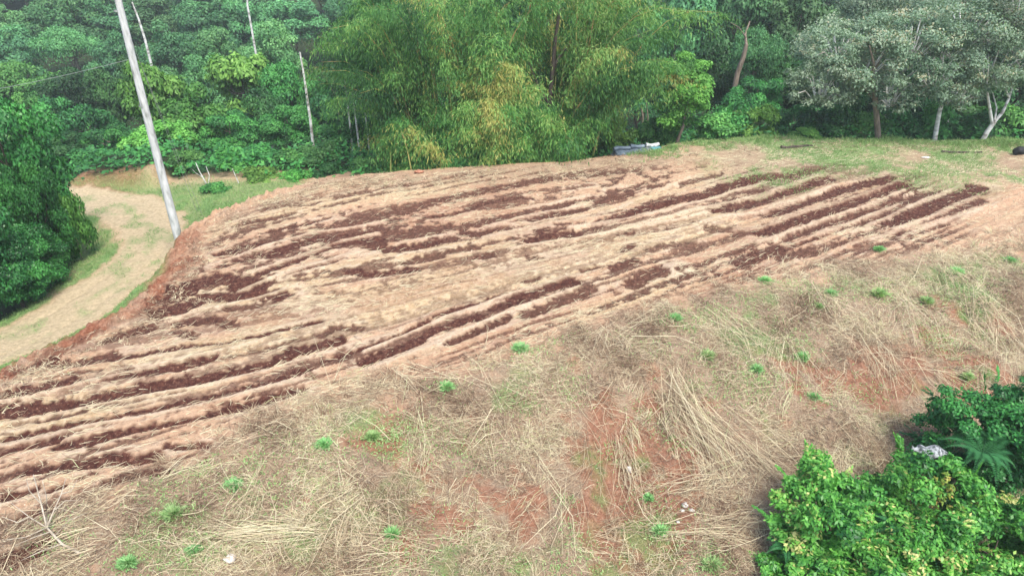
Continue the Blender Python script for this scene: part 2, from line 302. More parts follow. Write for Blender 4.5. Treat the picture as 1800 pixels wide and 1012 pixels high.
M['clod_dark'] = rough_mat('clod_dark', [(.35, (.035, .015, .011)), (.5, (.09, .042, .03)), (.65, (.20, .11, .075))], 9)
M['clod_pale'] = rough_mat('clod_pale', [(.35, (.20, .11, .07)), (.5, (.40, .27, .18)), (.65, (.58, .45, .32))], 9)
def ground_material():
    m, t, N = new_mat('ground'); L = t.links.new
    tc = N('TexCoord'); A = N('Attribute', attribute_name='ma'); B = N('Attribute', attribute_name='mb'); Cc = N('Attribute', attribute_name='mc')
    sa = N('SeparateColor'); sb = N('SeparateColor'); sc = N('SeparateColor')
    L(A.outputs['Color'], sa.inputs[0]); L(B.outputs['Color'], sb.inputs[0]); L(Cc.outputs['Color'], sc.inputs[0])
    def noise(scale, det=5, rough=.6, vec=None, dist=0):
        n = N('TexNoise'); n.inputs['Scale'].default_value = scale; n.inputs['Detail'].default_value = det; n.inputs['Roughness'].default_value = rough
        n.inputs['Distortion'].default_value = dist
        L(vec or tc.outputs['Object'], n.inputs[0]); return n.outputs[0]
    nA = noise(1.3, 8); nB = noise(7, 8, .7); nC = noise(30, 4, .7)
    mp = N('Mapping'); mp.inputs['Scale'].default_value = (1.2, 9, 4); mp.inputs['Rotation'].default_value = (0, 0, -.35); L(tc.outputs['Object'], mp.inputs[0])
    nS = noise(2.2, 7, .7, mp.outputs[0], .6)
    def mix(f, a, b, fac=1.0):
        x = N('Mix', data_type='RGBA')
        if fac != 1.0:
            k = N('Math', operation='MULTIPLY'); L(f, k.inputs[0]); k.inputs[1].default_value = fac; f = k.outputs[0]
        L(f, x.inputs[0])
        for s, q in ((6, a), (7, b)):
            if isinstance(q, tuple): x.inputs[s].default_value = (*q, 1)
            else: L(q, x.inputs[s])
        return x.outputs[2]
    def rmp(f, *stops): r = ramp(t, list(stops)); L(f, r.inputs[0]); return r.outputs[0]
    soil = rmp(nA, (.3, (.38, .22, .13)), (.5, (.49, .32, .20)), (.7, (.56, .40, .27)))
    soil2 = rmp(nB, (.32, (.22, .105, .055)), (.45, (.42, .255, .155)), (.58, (.56, .39, .25)), (.72, (.74, .58, .41)))
    c = mix(nC, soil, soil2, .9)
    ye = rmp(nB, (.3, (.36, .27, .13)), (.5, (.56, .44, .25)), (.7, (.68, .58, .38)))
    c = mix(sb.outputs[1], c, ye)                                   # straw-yellow crust
    c = mix(sc.outputs[1], c, rmp(nB, (.3, (.50, .40, .28)), (.7, (.66, .55, .41))))
    red = rmp(nB, (.3, (.14, .045, .026)), (.5, (.27, .11, .062)), (.72, (.42, .245, .16)))
    c = mix(sb.outputs[2], c, red)
    dry = rmp(nC, (.25, (.085, .042, .026)), (.42, (.20, .12, .075)), (.55, (.34, .255, .165)), (.75, (.52, .45, .32)))
    dry2 = rmp(nS, (.3, (.17, .095, .06)), (.5, (.34, .25, .165)), (.7, (.52, .45, .32)))
    dry = mix(nB, dry, dry2, .9)
    c = mix(sa.outputs[2], c, dry)
    track = rmp(nB, (.3, (.33, .26, .15)), (.5, (.46, .37, .23)), (.7, (.58, .45, .29)))
    c = mix(sb.outputs[0], c, track)
    gr = rmp(nC, (.3, (.07, .15, .045)), (.5, (.15, .27, .085)), (.7, (.27, .36, .15)))
    c = mix(sa.outputs[1], c, gr)
    dk = rmp(nB, (.3, (.034, .011, .008)), (.48, (.075, .026, .018)), (.60, (.13, .053, .035)), (.70, (.34, .20, .13)))
    c = mix(sa.outputs[0], c, dk)
    ff = rmp(nB, (.3, (.012, .022, .008)), (.6, (.035, .05, .018)), (.8, (.07, .05, .03)))  # green-brown wood floor, darkened to paint in the shade of gaps between trees
    c = mix(sc.outputs[0], c, ff)
    p = N('BsdfPrincipled'); p.inputs['Roughness'].default_value = .95; p.inputs['Specular IOR Level'].default_value = .15
    L(c, p.inputs[0])
    ad = N('Math', operation='MULTIPLY_ADD'); L(nC, ad.inputs[0]); ad.inputs[1].default_value = .35; L(nB, ad.inputs[2])
    b = N('Bump'); b.inputs['Strength'].default_value = 1.0; b.inputs['Distance'].default_value = .14; L(ad.outputs[0], b.inputs['Height']); L(b.outputs[0], p.inputs['Normal'])
    o = N('OutputMaterial'); L(p.outputs[0], o.inputs[0]); return m

# ------------------------------------------------------------------ the ground, one sheet
def axis(lo, hi, step, far_lo, far_hi, gr=1.16):
    out = []; p = lo
    while p < hi: out.append(p); p += step(p) if callable(step) else step
    out.append(p); s = .2; a = [out[0]]
    while a[-1] > far_lo: a.append(a[-1] - s); s *= gr
    s = .2; b = [out[-1]]
    while b[-1] < far_hi: b.append(b[-1] + s); s *= gr
    return np.array(a[:0:-1] + out + b[1:])
xs = axis(-22, 31, .05, -400, 400); ys = axis(6.5, 41, lambda y: .030 + .0016 * y, -60, 500)
GX, GY = np.meshgrid(xs, ys); gx = GX.ravel(); gy = GY.ravel()
gz = height(gx, gy)
db = pdist(gx, gy, EDGE_BACK); dn = -pdist(gx, gy, EDGE_NEAR); dr = pdist(gx, gy, ROAD, signed=False)
plat = sst(.15, -.25, db) * sst(.9, -.6, dn + .8 * fbm(gx * .7, gy * .7, 3, 2))
outside_r = sst(.7, 1.5, db); PH = phi(gx, gy); mic = fbm(gx * 2.4, gy * 2.4, 4, 2)
def along(k_across, k_along, o=3, seed=0): return fbm(PH * k_across, gx * k_along, o, seed)
dark = np.zeros_like(gx); rim = np.zeros_like(gx)
e1 = fbm(gx * 3.2, gy * 3.2, 4, 1); e2 = along(5.0, .9, 3, 2); e3 = fbm(gx * 9, gy * 9, 2, 5)
for P, Wd, s in STW:
    Pa = np.array(P); pad = max(Wd) * 2.5 + .5
    m = (gx > Pa[:, 0].min() - pad) & (gx < Pa[:, 0].max() + pad) & (gy > Pa[:, 1].min() - pad) & (gy < Pa[:, 1].max() + pad)
    if not m.any(): continue
    d, wv = pdist(gx[m], gy[m], P, signed=False, widths=Wd)
    q = 1 - d / wv + .15 * e1[m] + .22 * e2[m] + .24 * e3[m]
    dark[m] = np.maximum(dark[m], sst(.02, .30, q) * min(1, .55 + .45 * s))
    rim[m] = np.maximum(rim[m], np.exp(-((d - wv * 1.5) / (wv * .5 + .04)) ** 2))
rdg = np.zeros_like(gx)
for P, wv in RDW:
    d = pdist(gx, gy, P, signed=False); rdg = np.maximum(rdg, sst(1.6, .5, d / (wv * sst(14, 26, gy) + .03 + .0014 * gy) + .5 * e1 + .35 * e3))
dark = dark * (1 - .72 * rdg)
infield = sst(.0, .8, -db) * sst(.8, -.8, dn)
far_strip = sst(35.5, 32.5, gy + .05 * gx)                             # the mown verge along the crest has no furrows
left_crest = sst(-10.5, -8.0, gx) + sst(27.5, 25.5, gy) ; left_crest = np.clip(left_crest, 0, 1)
band = np.exp(-((PH - phi(np.array([at(950, 470)[0]]), np.array([at(950, 470)[1]]))[0]) / 1.9) ** 2)
fine = (1 - rdg) * np.maximum(sst(.10, .34, along(2.6, .09, 3, 3) + .42 * e1 + .15 * e3) * .9, sst(.24, .5, along(6.0, .28, 3, 1) + .3 * e1 + .2 * e3) * .75) * (1 - .5 * band)  * infield * far_strip * sst(.5, -1.5, gx - at(1700, 370)[0] - .25 * (gy - 28))
dark = np.clip(np.maximum(dark, fine) , 0, 1) * sst(.6, -.05, db) * far_strip
ridge = along(1.9, .05, 2, 4)
gz = gz + infield * (.05 * ridge + .02 * along(6, .3, 2, 1)) - .07 * dark + .025 * rim * infield + .03 * rdg + .025 * dark * e3 + .02 * e1 * sst(80, 40, gy) + .010 * e3 * sst(60, 40, gy)
gz = gz + sst(.3, 2, dn) * (.09 * fbm(gx * 1.1, gy * 1.1, 3, 3) + .05 * fbm(gx * 3.5, gy * 3.5, 3, 1))
bankface = sst(-.5, .15, db + .45 * fbm(gx * 1.6, gy * 1.6, 3, 2)) * sst(2.6, 1.3, db) * sst(-9.8, -11.4, gx + .12 * (gy - 24)) * sst(26.6, 24.6, gy)
crestL = sst(3.2, .4, -db + .6 * e1) * sst(24.5, 27, gy) * sst(.6, -.2, db)      # dead grass along the back crest
crest = crestL * np.clip(0.55 + .3 * sst(-7, -1, gx) + .5 * mic, 0, 1)
right_back = sst(28.8, 31.5, gy - .03 * (gx - 10) + 1.2 * fbm(gx * .3, gy * .4, 3, 2)) * sst(8, 12, gx)
patches = fbm(gx * .35, gy * .35, 4, 3) + .35 * mic; fp = fbm(gx * 1.3, gy * 1.3, 4, 5)
rightdry = sst(18, 24, gx) * sst(-3.5, 0, dn + fp)
dry = np.clip(sst(-.6, .8, dn + .9 * fp), 0, 1) * (1 - .85 * sst(.04, .5, patches + .5 * fp))
dry = np.maximum.reduce([dry, crest * .85, right_back * .8, rightdry * .7])
green = np.zeros_like(gx)
green = np.maximum(green, right_back * np.clip(sst(-.8, .4, patches + .5 * fp + .3 * sst(34, 36, gy)) * .9, 0, 1))
outside = sst(.7, 1.5, db)
verge = outside * sst(1.2, 1.7, dr + .25 * fp) * sst(8, 3.5, dr) * sst(37, 33, gy)
green = np.maximum(green, verge * np.clip(.85 + .4 * fp, 0, 1))
green = np.maximum(green, outside * sst(-10, -12, gx) * sst(29.5, 30.5, gy) * sst(36, 34, gy) * .8 * sst(1.3, 1.9, dr))
green = np.maximum(green, (.6 + .25 * sst(4, 12, gx)) * sst(.15, .7, fbm(gx * .8, gy * .8, 4, 4) + .2 * mic + .35 * sst(5, 12, gx) * sst(6, 2, dn)) * sst(.2, 1.5, dn + .5 * fp))
track = outside * sst(1.62, 1.15, dr + .3 * fp)
green = np.where(track > .05, np.maximum(green * (1 - track), .42 * track * sst(.0, 1.0, fp + .35 * mic + .5 * np.exp(-(dr / .3) ** 2))), green)
band = np.exp(-((PH - phi(np.array([at(950, 470)[0]]), np.array([at(950, 470)[1]]))[0]) / 1.9) ** 2)
yel = np.clip(sst(-.1, .6, along(.7, .12, 3, 5) + .9 * band - .3) * infield * .55, 0, 1)
redm = np.clip(bankface * (.8 + .5 * fp) + .9 * sst(.5, 2, dn) * sst(-.1, .5, patches + .3 * fp) + .35 * infield * sst(.2, .8, along(.5, .1, 3, 0)) , 0, 1)
redm = np.maximum(redm, sst(1.5, .5, np.hypot(gx - at(185, 318, ZR)[0], (gy - at(185, 318, ZR)[1]) * .8) - 1.2) )
forest = sst(35.5, 37.0, gy + .6 * fp - .02 * gx) * sst(1.6, 2.4, db) + sst(37.2, 38.2, gy + .5 * fp) * sst(8, 12, gx)
bl = pdist(gx, gy, [at(-300, 600, -2), at(-40, 590, -2), at(60, 535, -2), at(150, 470, -2), at(140, 400, -2), at(110, 345, -2), at(-100, 320, -2)])
forest = np.clip(np.maximum(forest, sst(.2, .9, bl) * sst(-13, -15, gx)), 0, 1)
forest = np.maximum(forest, sst(2, 4, db) * sst(-10, -7, gx))
lipn = sst(.42, .12, np.abs(db + .15 + .25 * e1)) * sst(-9.8, -11.4, gx + .12 * (gy - 24)) * sst(25.5, 24, gy) * sst(-.2, .35, e1 + .6 * e3 + .3)
dark = np.maximum(dark, .5 * lipn)
gz = gz + sst(-.6, 0, db) * sst(2.4, .8, db) * (.16 * e1 + .07 * e3) * sst(-9, -11, gx) - outside_r * .05 * np.exp(-((dr - .65) / .16) ** 2)
ma = np.stack([dark, np.clip(green, 0, 1), np.clip(dry, 0, 1), np.ones_like(gx)], 1)
mb = np.stack([track, yel, redm, np.ones_like(gx)], 1)
hx, hy = at(1192, 472); pale = sst(.95, .45, np.hypot(gx - hx, gy - hy) + .22 * e1) * .8
for u_, v_, r_ in ((985, 446, 1.3), (900, 470, 1.2), (640, 385, .9), (560, 545, 1.0), (700, 600, .8), (1090, 400, .9), (240, 610, .5)):
    hx, hy = at(u_, v_); pale = np.maximum(pale, .55 * sst(1.1, .2, np.hypot((gx - hx) * .6, gy - hy) / r_ + .4 * e1))
pale = np.maximum(pale, .6 * rdg)
pale = np.maximum(pale, .62 * np.clip(rim, 0, 1) * sst(-.3, .5, e2 + .5 * e1 + .2)) * (1 - dark)
gz = gz + .08 * sst(.9, .2, np.hypot(gx - at(1192, 472)[0], gy - at(1192, 472)[1]))
mc = np.stack([forest, pale, 0 * gx, np.ones_like(gx)], 1)
nx, ny = len(xs), len(ys); ii = (np.arange(ny - 1)[:, None] * nx + np.arange(nx - 1)[None]).ravel()
Fc = np.stack([ii, ii + 1, ii + nx + 1, ii + nx], 1)
g = link('ground', mesh_np('ground', np.stack([gx, gy, gz], 1), Fc, ground_material(), smooth=True, cols={'ma': ma, 'mb': mb, 'mc': mc}))
tag(g, kind='structure')
ZG = gz.reshape(ny, nx); DRY = dry.reshape(ny, nx); GRN = green.reshape(ny, nx); FOR = forest.reshape(ny, nx)
def samp(Am, x, y):
    i = np.clip(np.searchsorted(xs, x) - 1, 0, nx - 2); j = np.clip(np.searchsorted(ys, y) - 1, 0, ny - 2)
    tx = (x - xs[i]) / (xs[i+1] - xs[i]); ty = (y - ys[j]) / (ys[j+1] - ys[j])
    return (Am[j, i]*(1-tx) + Am[j, i+1]*tx)*(1-ty) + (Am[j+1, i]*(1-tx) + Am[j+1, i+1]*tx)*ty
def zg(x, y): return samp(ZG, np.asarray(x, float), np.asarray(y, float))
def hit(u, v):                              # photo pixel -> point on the ground
    z = 0.0
    for _ in range(12):
        x, y = at(u, v, z); z = .5 * z + .5 * float(zg(x, y))
    return x, y, z

# ------------------------------------------------------------------ straw, grass and weeds (ground cover nobody could count)
def in_view(x, y, z=0, pad=120):
    s, c = math.sin(TH), math.cos(TH); dz = z - CH
    f = y * c - dz * s; a = (y * s + dz * c) / f; uu = 900 + F * x / f; vv = 506 - F * a
    return (f > 0) & (uu > -pad) & (uu < 1800 + pad) & (vv > -pad) & (vv < 1012 + pad)
def scatter(n, x0, x1, y0, y1, dens):
    x = R.uniform(x0, x1, n); y = R.uniform(y0, y1, n); m = in_view(x, y) & (R.random(n) < dens(x, y)); return x[m], y[m]
def dn_at(x, y): return -pdist(x, y, EDGE_NEAR)
# short matted straw
parts = []
x, y = scatter(620000, -14, 26, 6.8, 28, lambda x, y: np.clip(samp(DRY, x, y) * 1.05 + .02, 0, 1) * np.clip(.42 + 1.0 * fbm(x * .9, y * .9, 4, 1), .10, 1) * (dn_at(x, y) > -1))
n = len(x); az = R.normal(0, 1.1, n) + 3.4 * fbm(x * .8, y * .8, 2, 2) + .6
az = np.where(R.random(n) < .45, R.uniform(0, 6.3, n), az); el = np.abs(R.normal(.05, .22, n))
D = np.stack([np.cos(az) * np.cos(el), np.sin(az) * np.cos(el), np.sin(el)], 1)
tt = np.clip(.42 + .38 * fbm(x * .8, y * .8, 3, 3) + R.normal(0, .24, n), 0, 1)
parts.append(ribbons(np.stack([x, y, zg(x, y) + R.uniform(0, .06, n)], 1), D, R.gamma(3, .075, n) + .07, R.uniform(.005, .012, n), .12, tt, bend=.2))
o = link('dry_grass_mat', mesh_np('straw_mat', *merge(parts)[:2], M['straw'], {'tint': merge(parts)[2]}))
tag(o, 'matted dry cut grass covering the near slope below the furrows', 'dry grass', kind='stuff')
# standing dry tufts
parts = []; x, y = scatter(9000, -13, 26, 7, 27, lambda x, y: np.clip(sst(-1.4, 1.0, dn_at(x, y)) * (.25 + .9 * fbm(x * .6, y * .6, 3, 4) + .3 * sst(6, 16, x)), 0, 1))
k = 22; X = np.repeat(x, k) + R.normal(0, .07, len(x) * k); Y = np.repeat(y, k) + R.normal(0, .07, len(x) * k); n = len(X)
bz = np.repeat(R.uniform(0, 6.3, len(x)), k) + R.normal(0, .8, n); el = R.uniform(.25, 1.3, n)
D = np.stack([np.cos(bz) * np.cos(el), np.sin(bz) * np.cos(el), np.sin(el)], 1)
tb = np.repeat(np.clip(R.normal(.48, .17, len(x)), 0, 1), k)
parts.append(ribbons(np.stack([X, Y, zg(X, Y)], 1), D, R.uniform(.15, .5, n) * np.repeat(R.uniform(.6, 1.4, len(x)), k), R.uniform(.007, .013, n), R.uniform(.1, .5, n), np.clip(tb + R.normal(0, .12, n), 0, 1)))
V_, F_, T_ = merge(parts)
tag(link('standing_dry_grass', mesh_np('standing_dry_grass', V_, F_, M['straw'], {'tint': T_})), 'short standing tufts of brown and tan dry grass across the near slope', 'dry grass', kind='stuff')
# ragged dead grass along the terrace crest and the lip of the bank
parts = []; x, y = scatter(26000, -16, 30, 12, 38, lambda x, y: (lambda d: np.exp(-((d + .9) / 1.1) ** 2) * (d < .6) * np.clip(.45 + fbm(x * .9, y * .9, 3, 2), 0, 1))(pdist(x, y, EDGE_BACK)))
k = 12; X = np.repeat(x, k) + R.normal(0, .09, len(x) * k); Y = np.repeat(y, k) + R.normal(0, .09, len(x) * k); n = len(X)
bz = R.uniform(0, 6.3, n); el = R.uniform(.05, .9, n); D = np.stack([np.cos(bz) * np.cos(el), np.sin(bz) * np.cos(el), np.sin(el)], 1)
V_, F_, T_ = ribbons(np.stack([X, Y, zg(X, Y)], 1), D, R.uniform(.08, .26, n), R.uniform(.010, .018, n), R.uniform(.1, .5, n), np.clip(np.repeat(R.normal(.42, .18, len(x)), k) + R.normal(0, .12, n), 0, 1))
tag(link('crest_grass', mesh_np('crest_grass', V_, F_, M['straw'], {'tint': T_})), 'ragged grey dead grass along the back crest of the terrace', 'dry grass', kind='stuff')
# taller green grass where the terrace meets the right tree line
x, y = scatter(30000, 6, 34, 33, 40, lambda x, y: (lambda d: np.exp(-((d + .15) / .55) ** 2) * np.clip(.5 + fbm(x * .8, y * .8, 3, 1), 0, 1))(pdist(x, y, EDGE_BACK)))
k = 7; X = np.repeat(x, k) + R.normal(0, .08, len(x) * k); Y = np.repeat(y, k) + R.normal(0, .08, len(x) * k); n = len(X); bz = R.uniform(0, 6.3, n); el = R.uniform(.5, 1.5, n)
D = np.stack([np.cos(bz) * np.cos(el), np.sin(bz) * np.cos(el), np.sin(el)], 1)
V_, F_, T_ = ribbons(np.stack([X, Y, zg(X, Y)], 1), D, R.uniform(.12, .5, n) * np.clip(.7 + .6 * vnoise(X * .7, Y * .7, 4), .2, 1.4), R.uniform(.014, .028, n), .35, np.clip(R.normal(.5, .22, n), 0, 1))
tag(link('tall_grass', mesh_np('tall_grass', V_, F_, M['blade'], {'tint': T_})), 'taller green grass along the foot of the right tree line', 'grass', kind='stuff')
# long fallen stalks in fans
parts = []
def fan(u0, v0, u1, v1, n, spread, tint=.7, wid=.5, ln=None):
    ax, ay, az_ = hit(u0, v0); bx, by, bz_ = hit(u1, v1); d = np.array([bx - ax, by - ay]); L0 = math.hypot(*d); a0 = math.atan2(d[1], d[0])
    s = R.random(n) * .75; off = R.normal(0, wid * .35, n)
    px = ax + d[0] * s * .8 - math.sin(a0) * off; py = ay + d[1] * s * .8 + math.cos(a0) * off
    n = int(n * .8); s = s[:n]; off = off[:n]; px = px[:n]; py = py[:n]; a = a0 + R.normal(0, spread * 1.35, n); L = np.clip((1 - s) * L0 * R.uniform(.6, 1.25, n), .25, 3) if ln is None else R.uniform(.5, 1, n) * ln
    ex, ey = px + np.cos(a) * L, py + np.sin(a) * L
    P0 = np.stack([px, py, zg(px, py) + R.uniform(.02, .2, n)], 1); P1 = np.stack([ex, ey, zg(ex, ey) + R.uniform(.02, .16, n)], 1)
    parts.append(ribbons(P0, P1 - P0, np.linalg.norm(P1 - P0, axis=1), R.uniform(.006, .014, n), .0, np.clip(tint + R.normal(-.10, .2, n), 0, .98), bend=.13))
for a in [(1150,660,1320,860,150,.16,.72,.9),(1180,640,1260,800,90,.2,.7,.7),(1260,720,1400,880,90,.22,.6,.8),(575,940,350,935,150,.09,.86,.35),(470,850,400,950,60,.3,.6,.6),
          (935,780,1015,1000,22,.05,.82,.12),(738,690,735,872,16,.05,.93,.1),(1040,800,960,1000,60,.2,.55,.5),(1330,830,1120,900,60,.2,.62,.6),(1400,900,1200,960,50,.15,.66,.5),
          (1700,500,1790,640,80,.25,.66,.9),(1500,560,1600,720,80,.2,.66,.9),(1560,500,1640,640,60,.2,.72,.7),(1370,560,1420,700,50,.2,.68,.6),(1395,680,1370,740,20,.08,.9,.12),
          (1600,640,1700,720,60,.25,.6,.8),(1750,560,1790,700,50,.2,.72,.6),(1480,720,1560,800,60,.3,.6,.8),(1300,800,1390,850,60,.2,.55,.6),(600,800,520,700,30,.3,.7,.5),
          (520,700,690,690,40,.15,.72,.4),(830,700,700,640,40,.35,.66,.5),(1050,560,1100,640,40,.4,.72,.6),(1250,540,1350,640,60,.3,.66,.8),(880,740,800,830,30,.4,.6,.5),
          (1090,760,1130,900,60,.18,.66,.4),(1100,730,1120,800,40,.25,.78,.3),(780,980,560,990,60,.2,.6,.6),(200,960,60,1000,60,.2,.66,.6),(640,860,560,1000,30,.3,.62,.5),
          (1620,440,1700,540,50,.3,.62,.8),(1420,500,1500,600,50,.3,.66,.8),(1130,940,1330,955,60,.08,.74,.3),(690,640,740,720,26,.3,.85,.35),(1000,650,1060,720,30,.3,.6,.5),
          (1340,900,1390,1000,50,.2,.66,.4),(60,960,180,900,50,.4,.7,.6),(280,860,350,800,26,.4,.8,.4),(120,880,60,960,26,.3,.75,.4)]: fan(*a)
for _ in range(230):
    u, v = R.uniform(-20, 1820), R.uniform(500, 1040)
    x, y, z = hit(u, v)
    if dn_at(np.array([x]), np.array([y]))[0] < .3: continue
    a = R.normal(-.9, .9) if u > 900 else R.uniform(0, 6.3)
    L = R.uniform(60, 190); fan(u, v, u + math.cos(a) * L, v - math.sin(a) * L * .7, int(R.integers(3, 16)), R.uniform(.1, .6), R.uniform(.45, .85), R.uniform(.1, .6))
V_, F_, T_ = merge(parts)
tag(link('fallen_grass_stalks', mesh_np('fallen_stalks', V_, F_, M['straw'], {'tint': T_})), 'long pale straw stalks lying in fans over the near slope', 'dry grass', kind='stuff')
# straw litter on the terrace
x, y = scatter(260000, -14, 27, 11, 41, lambda x, y: np.clip(.14 + .5 * sst(.1, .7, fbm(x * .7, y * .7, 3, 2)), 0, 1) * (1 - .9 * samp(dark.reshape(ny, nx), x, y)) * (-pdist(x, y, EDGE_BACK) > .2) * (dn_at(x, y) < .5))
n = len(x); az = R.normal(.35, .6, n); el = np.abs(R.normal(.03, .12, n)); D = np.stack([np.cos(az) * np.cos(el), np.sin(az) * np.cos(el), np.sin(el)], 1)
V_, F_, T_ = ribbons(np.stack([x, y, zg(x, y) + .012], 1), D, R.uniform(.1, .4, n), R.uniform(.008, .016, n), .05, np.clip(R.normal(.66, .18, n), 0, .95))
tag(link('straw_litter', mesh_np('straw_litter', V_, F_, M['straw'], {'tint': T_})), 'thin straw litter strewn between the dark furrows of the terrace', 'straw', kind='stuff')
# crumbled clods of soil
def clods(name, label, n0, dens, rlo, rhi, mat, y1=39):
    x, y = scatter(n0, -15, 27, 9, y1, dens); n = len(x); r = R.uniform(rlo, rhi, n) * (1 + .02 * (y - 15))
    b = np.array([[1, 0, 0], [0, 1, 0], [-1, 0, 0], [0, -1, 0], [0, 0, 1.0]]); q = b[None] * r[:, None, None] * R.uniform(.5, 1.3, (n, 5, 1)) + R.normal(0, .25, (n, 5, 3)) * r[:, None, None]
    V = (q + np.stack([x, y, zg(x, y) + .1 * r], 1)[:, None]).reshape(-1, 3); i = np.arange(n)[:, None, None] * 5
    Fq = (i + np.array([[[0, 1, 4], [1, 2, 4], [2, 3, 4], [3, 0, 4]]])).reshape(-1, 3)
    tag(link(name, mesh_np(name, V, Fq, M[mat])), label, 'soil', kind='stuff')
DRK = dark.reshape(ny, nx)
clods('dark_clods', 'dark brown soil crumbs lying in the furrows', 300000, lambda x, y: sst(.45, .9, samp(DRK, x, y)) * .8 + .015 * (samp(DRK, x, y) > .1), .008, .026, 'clod_dark')
clods('pale_clods', 'pale crumbled soil on the ridges between the furrows', 200000, lambda x, y: .35 * (samp(DRK, x, y) < .3) * (dn_at(x, y) < .8) * (-pdist(x, y, EDGE_BACK) > 0) * (y < 33) * np.clip(.5 + fbm(x, y, 3, 2), 0, 1), .010, .032, 'clod_pale')
# green grass of the verges and the far right of the terrace
x, y = scatter(330000, -24, 34, 7, 41.5, lambda x, y: np.clip(samp(GRN, x, y) * 1.1 - .12, 0, 1) * (1 - samp(FOR, x, y)))
n = len(x); az = R.uniform(0, 6.3, n); el = R.uniform(.5, 1.45, n); D = np.stack([np.cos(az) * np.cos(el), np.sin(az) * np.cos(el), np.sin(el)], 1)
V_, F_, T_ = ribbons(np.stack([x, y, zg(x, y)], 1), D, R.uniform(.05, .16, n) * (1 + .5 * (y > 24)), R.uniform(.012, .024, n), .3, np.clip(.5 + .25 * fbm(x * .6, y * .6, 3, 3) + R.normal(0, .15, n), 0, 1))
tag(link('green_grass', mesh_np('green_grass', V_, F_, M['blade'], {'tint': T_})), 'short green grass along the track and over the far right of the terrace', 'grass', kind='stuff')

# ------------------------------------------------------------------ foliage builders
def crown(seed, r, h, nb, nl, ll, lw, br=(.3, .45), zmin=-.35, flat=1.0, hang=.35, shell=.72, shape=None):
    """leaf clumps spread through an ellipsoid of radius r and height h centred at the origin"""
    g_ = np.random.default_rng(seed); cs = []
    while len(cs) < nb:
        p = g_.normal(0, 1, 3); p /= np.linalg.norm(p); p *= g_.uniform(.25, .82) ** .6
        if p[2] < zmin: continue
        if shape == 'umbrella' and p[2] < .15 + .1 * g_.random(): continue
        cs.append(p)
    cs = np.array(cs) * np.array([r, r, h / 2 * flat]); rb = g_.uniform(*br, nb) * r
    wts = rb ** 2; idx = g_.choice(nb, nl, p=wts / wts.sum())
    d = g_.normal(0, 1, (nl, 3)); d[:, 2] = np.where(g_.random(nl) < .78, np.abs(d[:, 2]), d[:, 2]); d = unit(d)
    rr = rb[idx] * g_.uniform(shell, 1.08, nl) * (1 + .18 * np.sin(d[:, 0] * 7 + idx) * np.cos(d[:, 1] * 6 + idx * 2))
    P = cs[idx] + d * rr[:, None] * np.array([1, 1, .75])
    Nn = unit(d * .8 + np.array([0, 0, .8]) + g_.normal(0, .45, (nl, 3)))
    D = unit(np.cross(Nn, g_.normal(0, 1, (nl, 3)))); D[:, 2] -= hang; D = unit(D)
    tb = g_.normal(.5, .16, nb)
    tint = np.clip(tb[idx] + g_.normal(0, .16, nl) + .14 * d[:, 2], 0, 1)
    return leaves(P, D, Nn, ll * g_.uniform(.65, 1.3, nl), lw * g_.uniform(.7, 1.25, nl), tint), cs
def trunk_geo(seed, top, r0, cs, nlimb=6, lean=(0, 0), fork=.35, bend=.06, r1=.25):
    g_ = np.random.default_rng(seed); n = 7; t = np.linspace(0, 1, n)[:, None]
    base = np.array([0, 0, -.3]); tp = np.array([lean[0], lean[1], top])
    P = base + (tp - base) * t + np.concatenate([g_.normal(0, bend, (n, 2)) * top * t * (1 - t) * 3, np.zeros((n, 1))], 1)
    parts = [tube(P, r0 * (1 - (1 - r1) * t[:, 0]) * (1 + .35 * np.exp(-t[:, 0] * 14)), 8)]
    for c in cs[:nlimb]:
        s = g_.uniform(fork, .85); st = P[0] + (P[-1] - P[0]) * s; i = min(int(s * (n - 1)), n - 2); f = s * (n - 1) - i; st = P[i] * (1 - f) + P[i+1] * f
        mid = (st + c) / 2 + g_.normal(0, .12, 3) * np.linalg.norm(c - st) * .6 + np.array([0, 0, -.08 * np.linalg.norm(c - st)])
        q = np.array([st, st * .6 + mid * .4 , mid, mid * .45 + c * .55, c]); parts.append(tube(q, np.array([.42, .33, .25, .16, .06]) * r0, 6))
    return merge(parts)
PROTO = {}
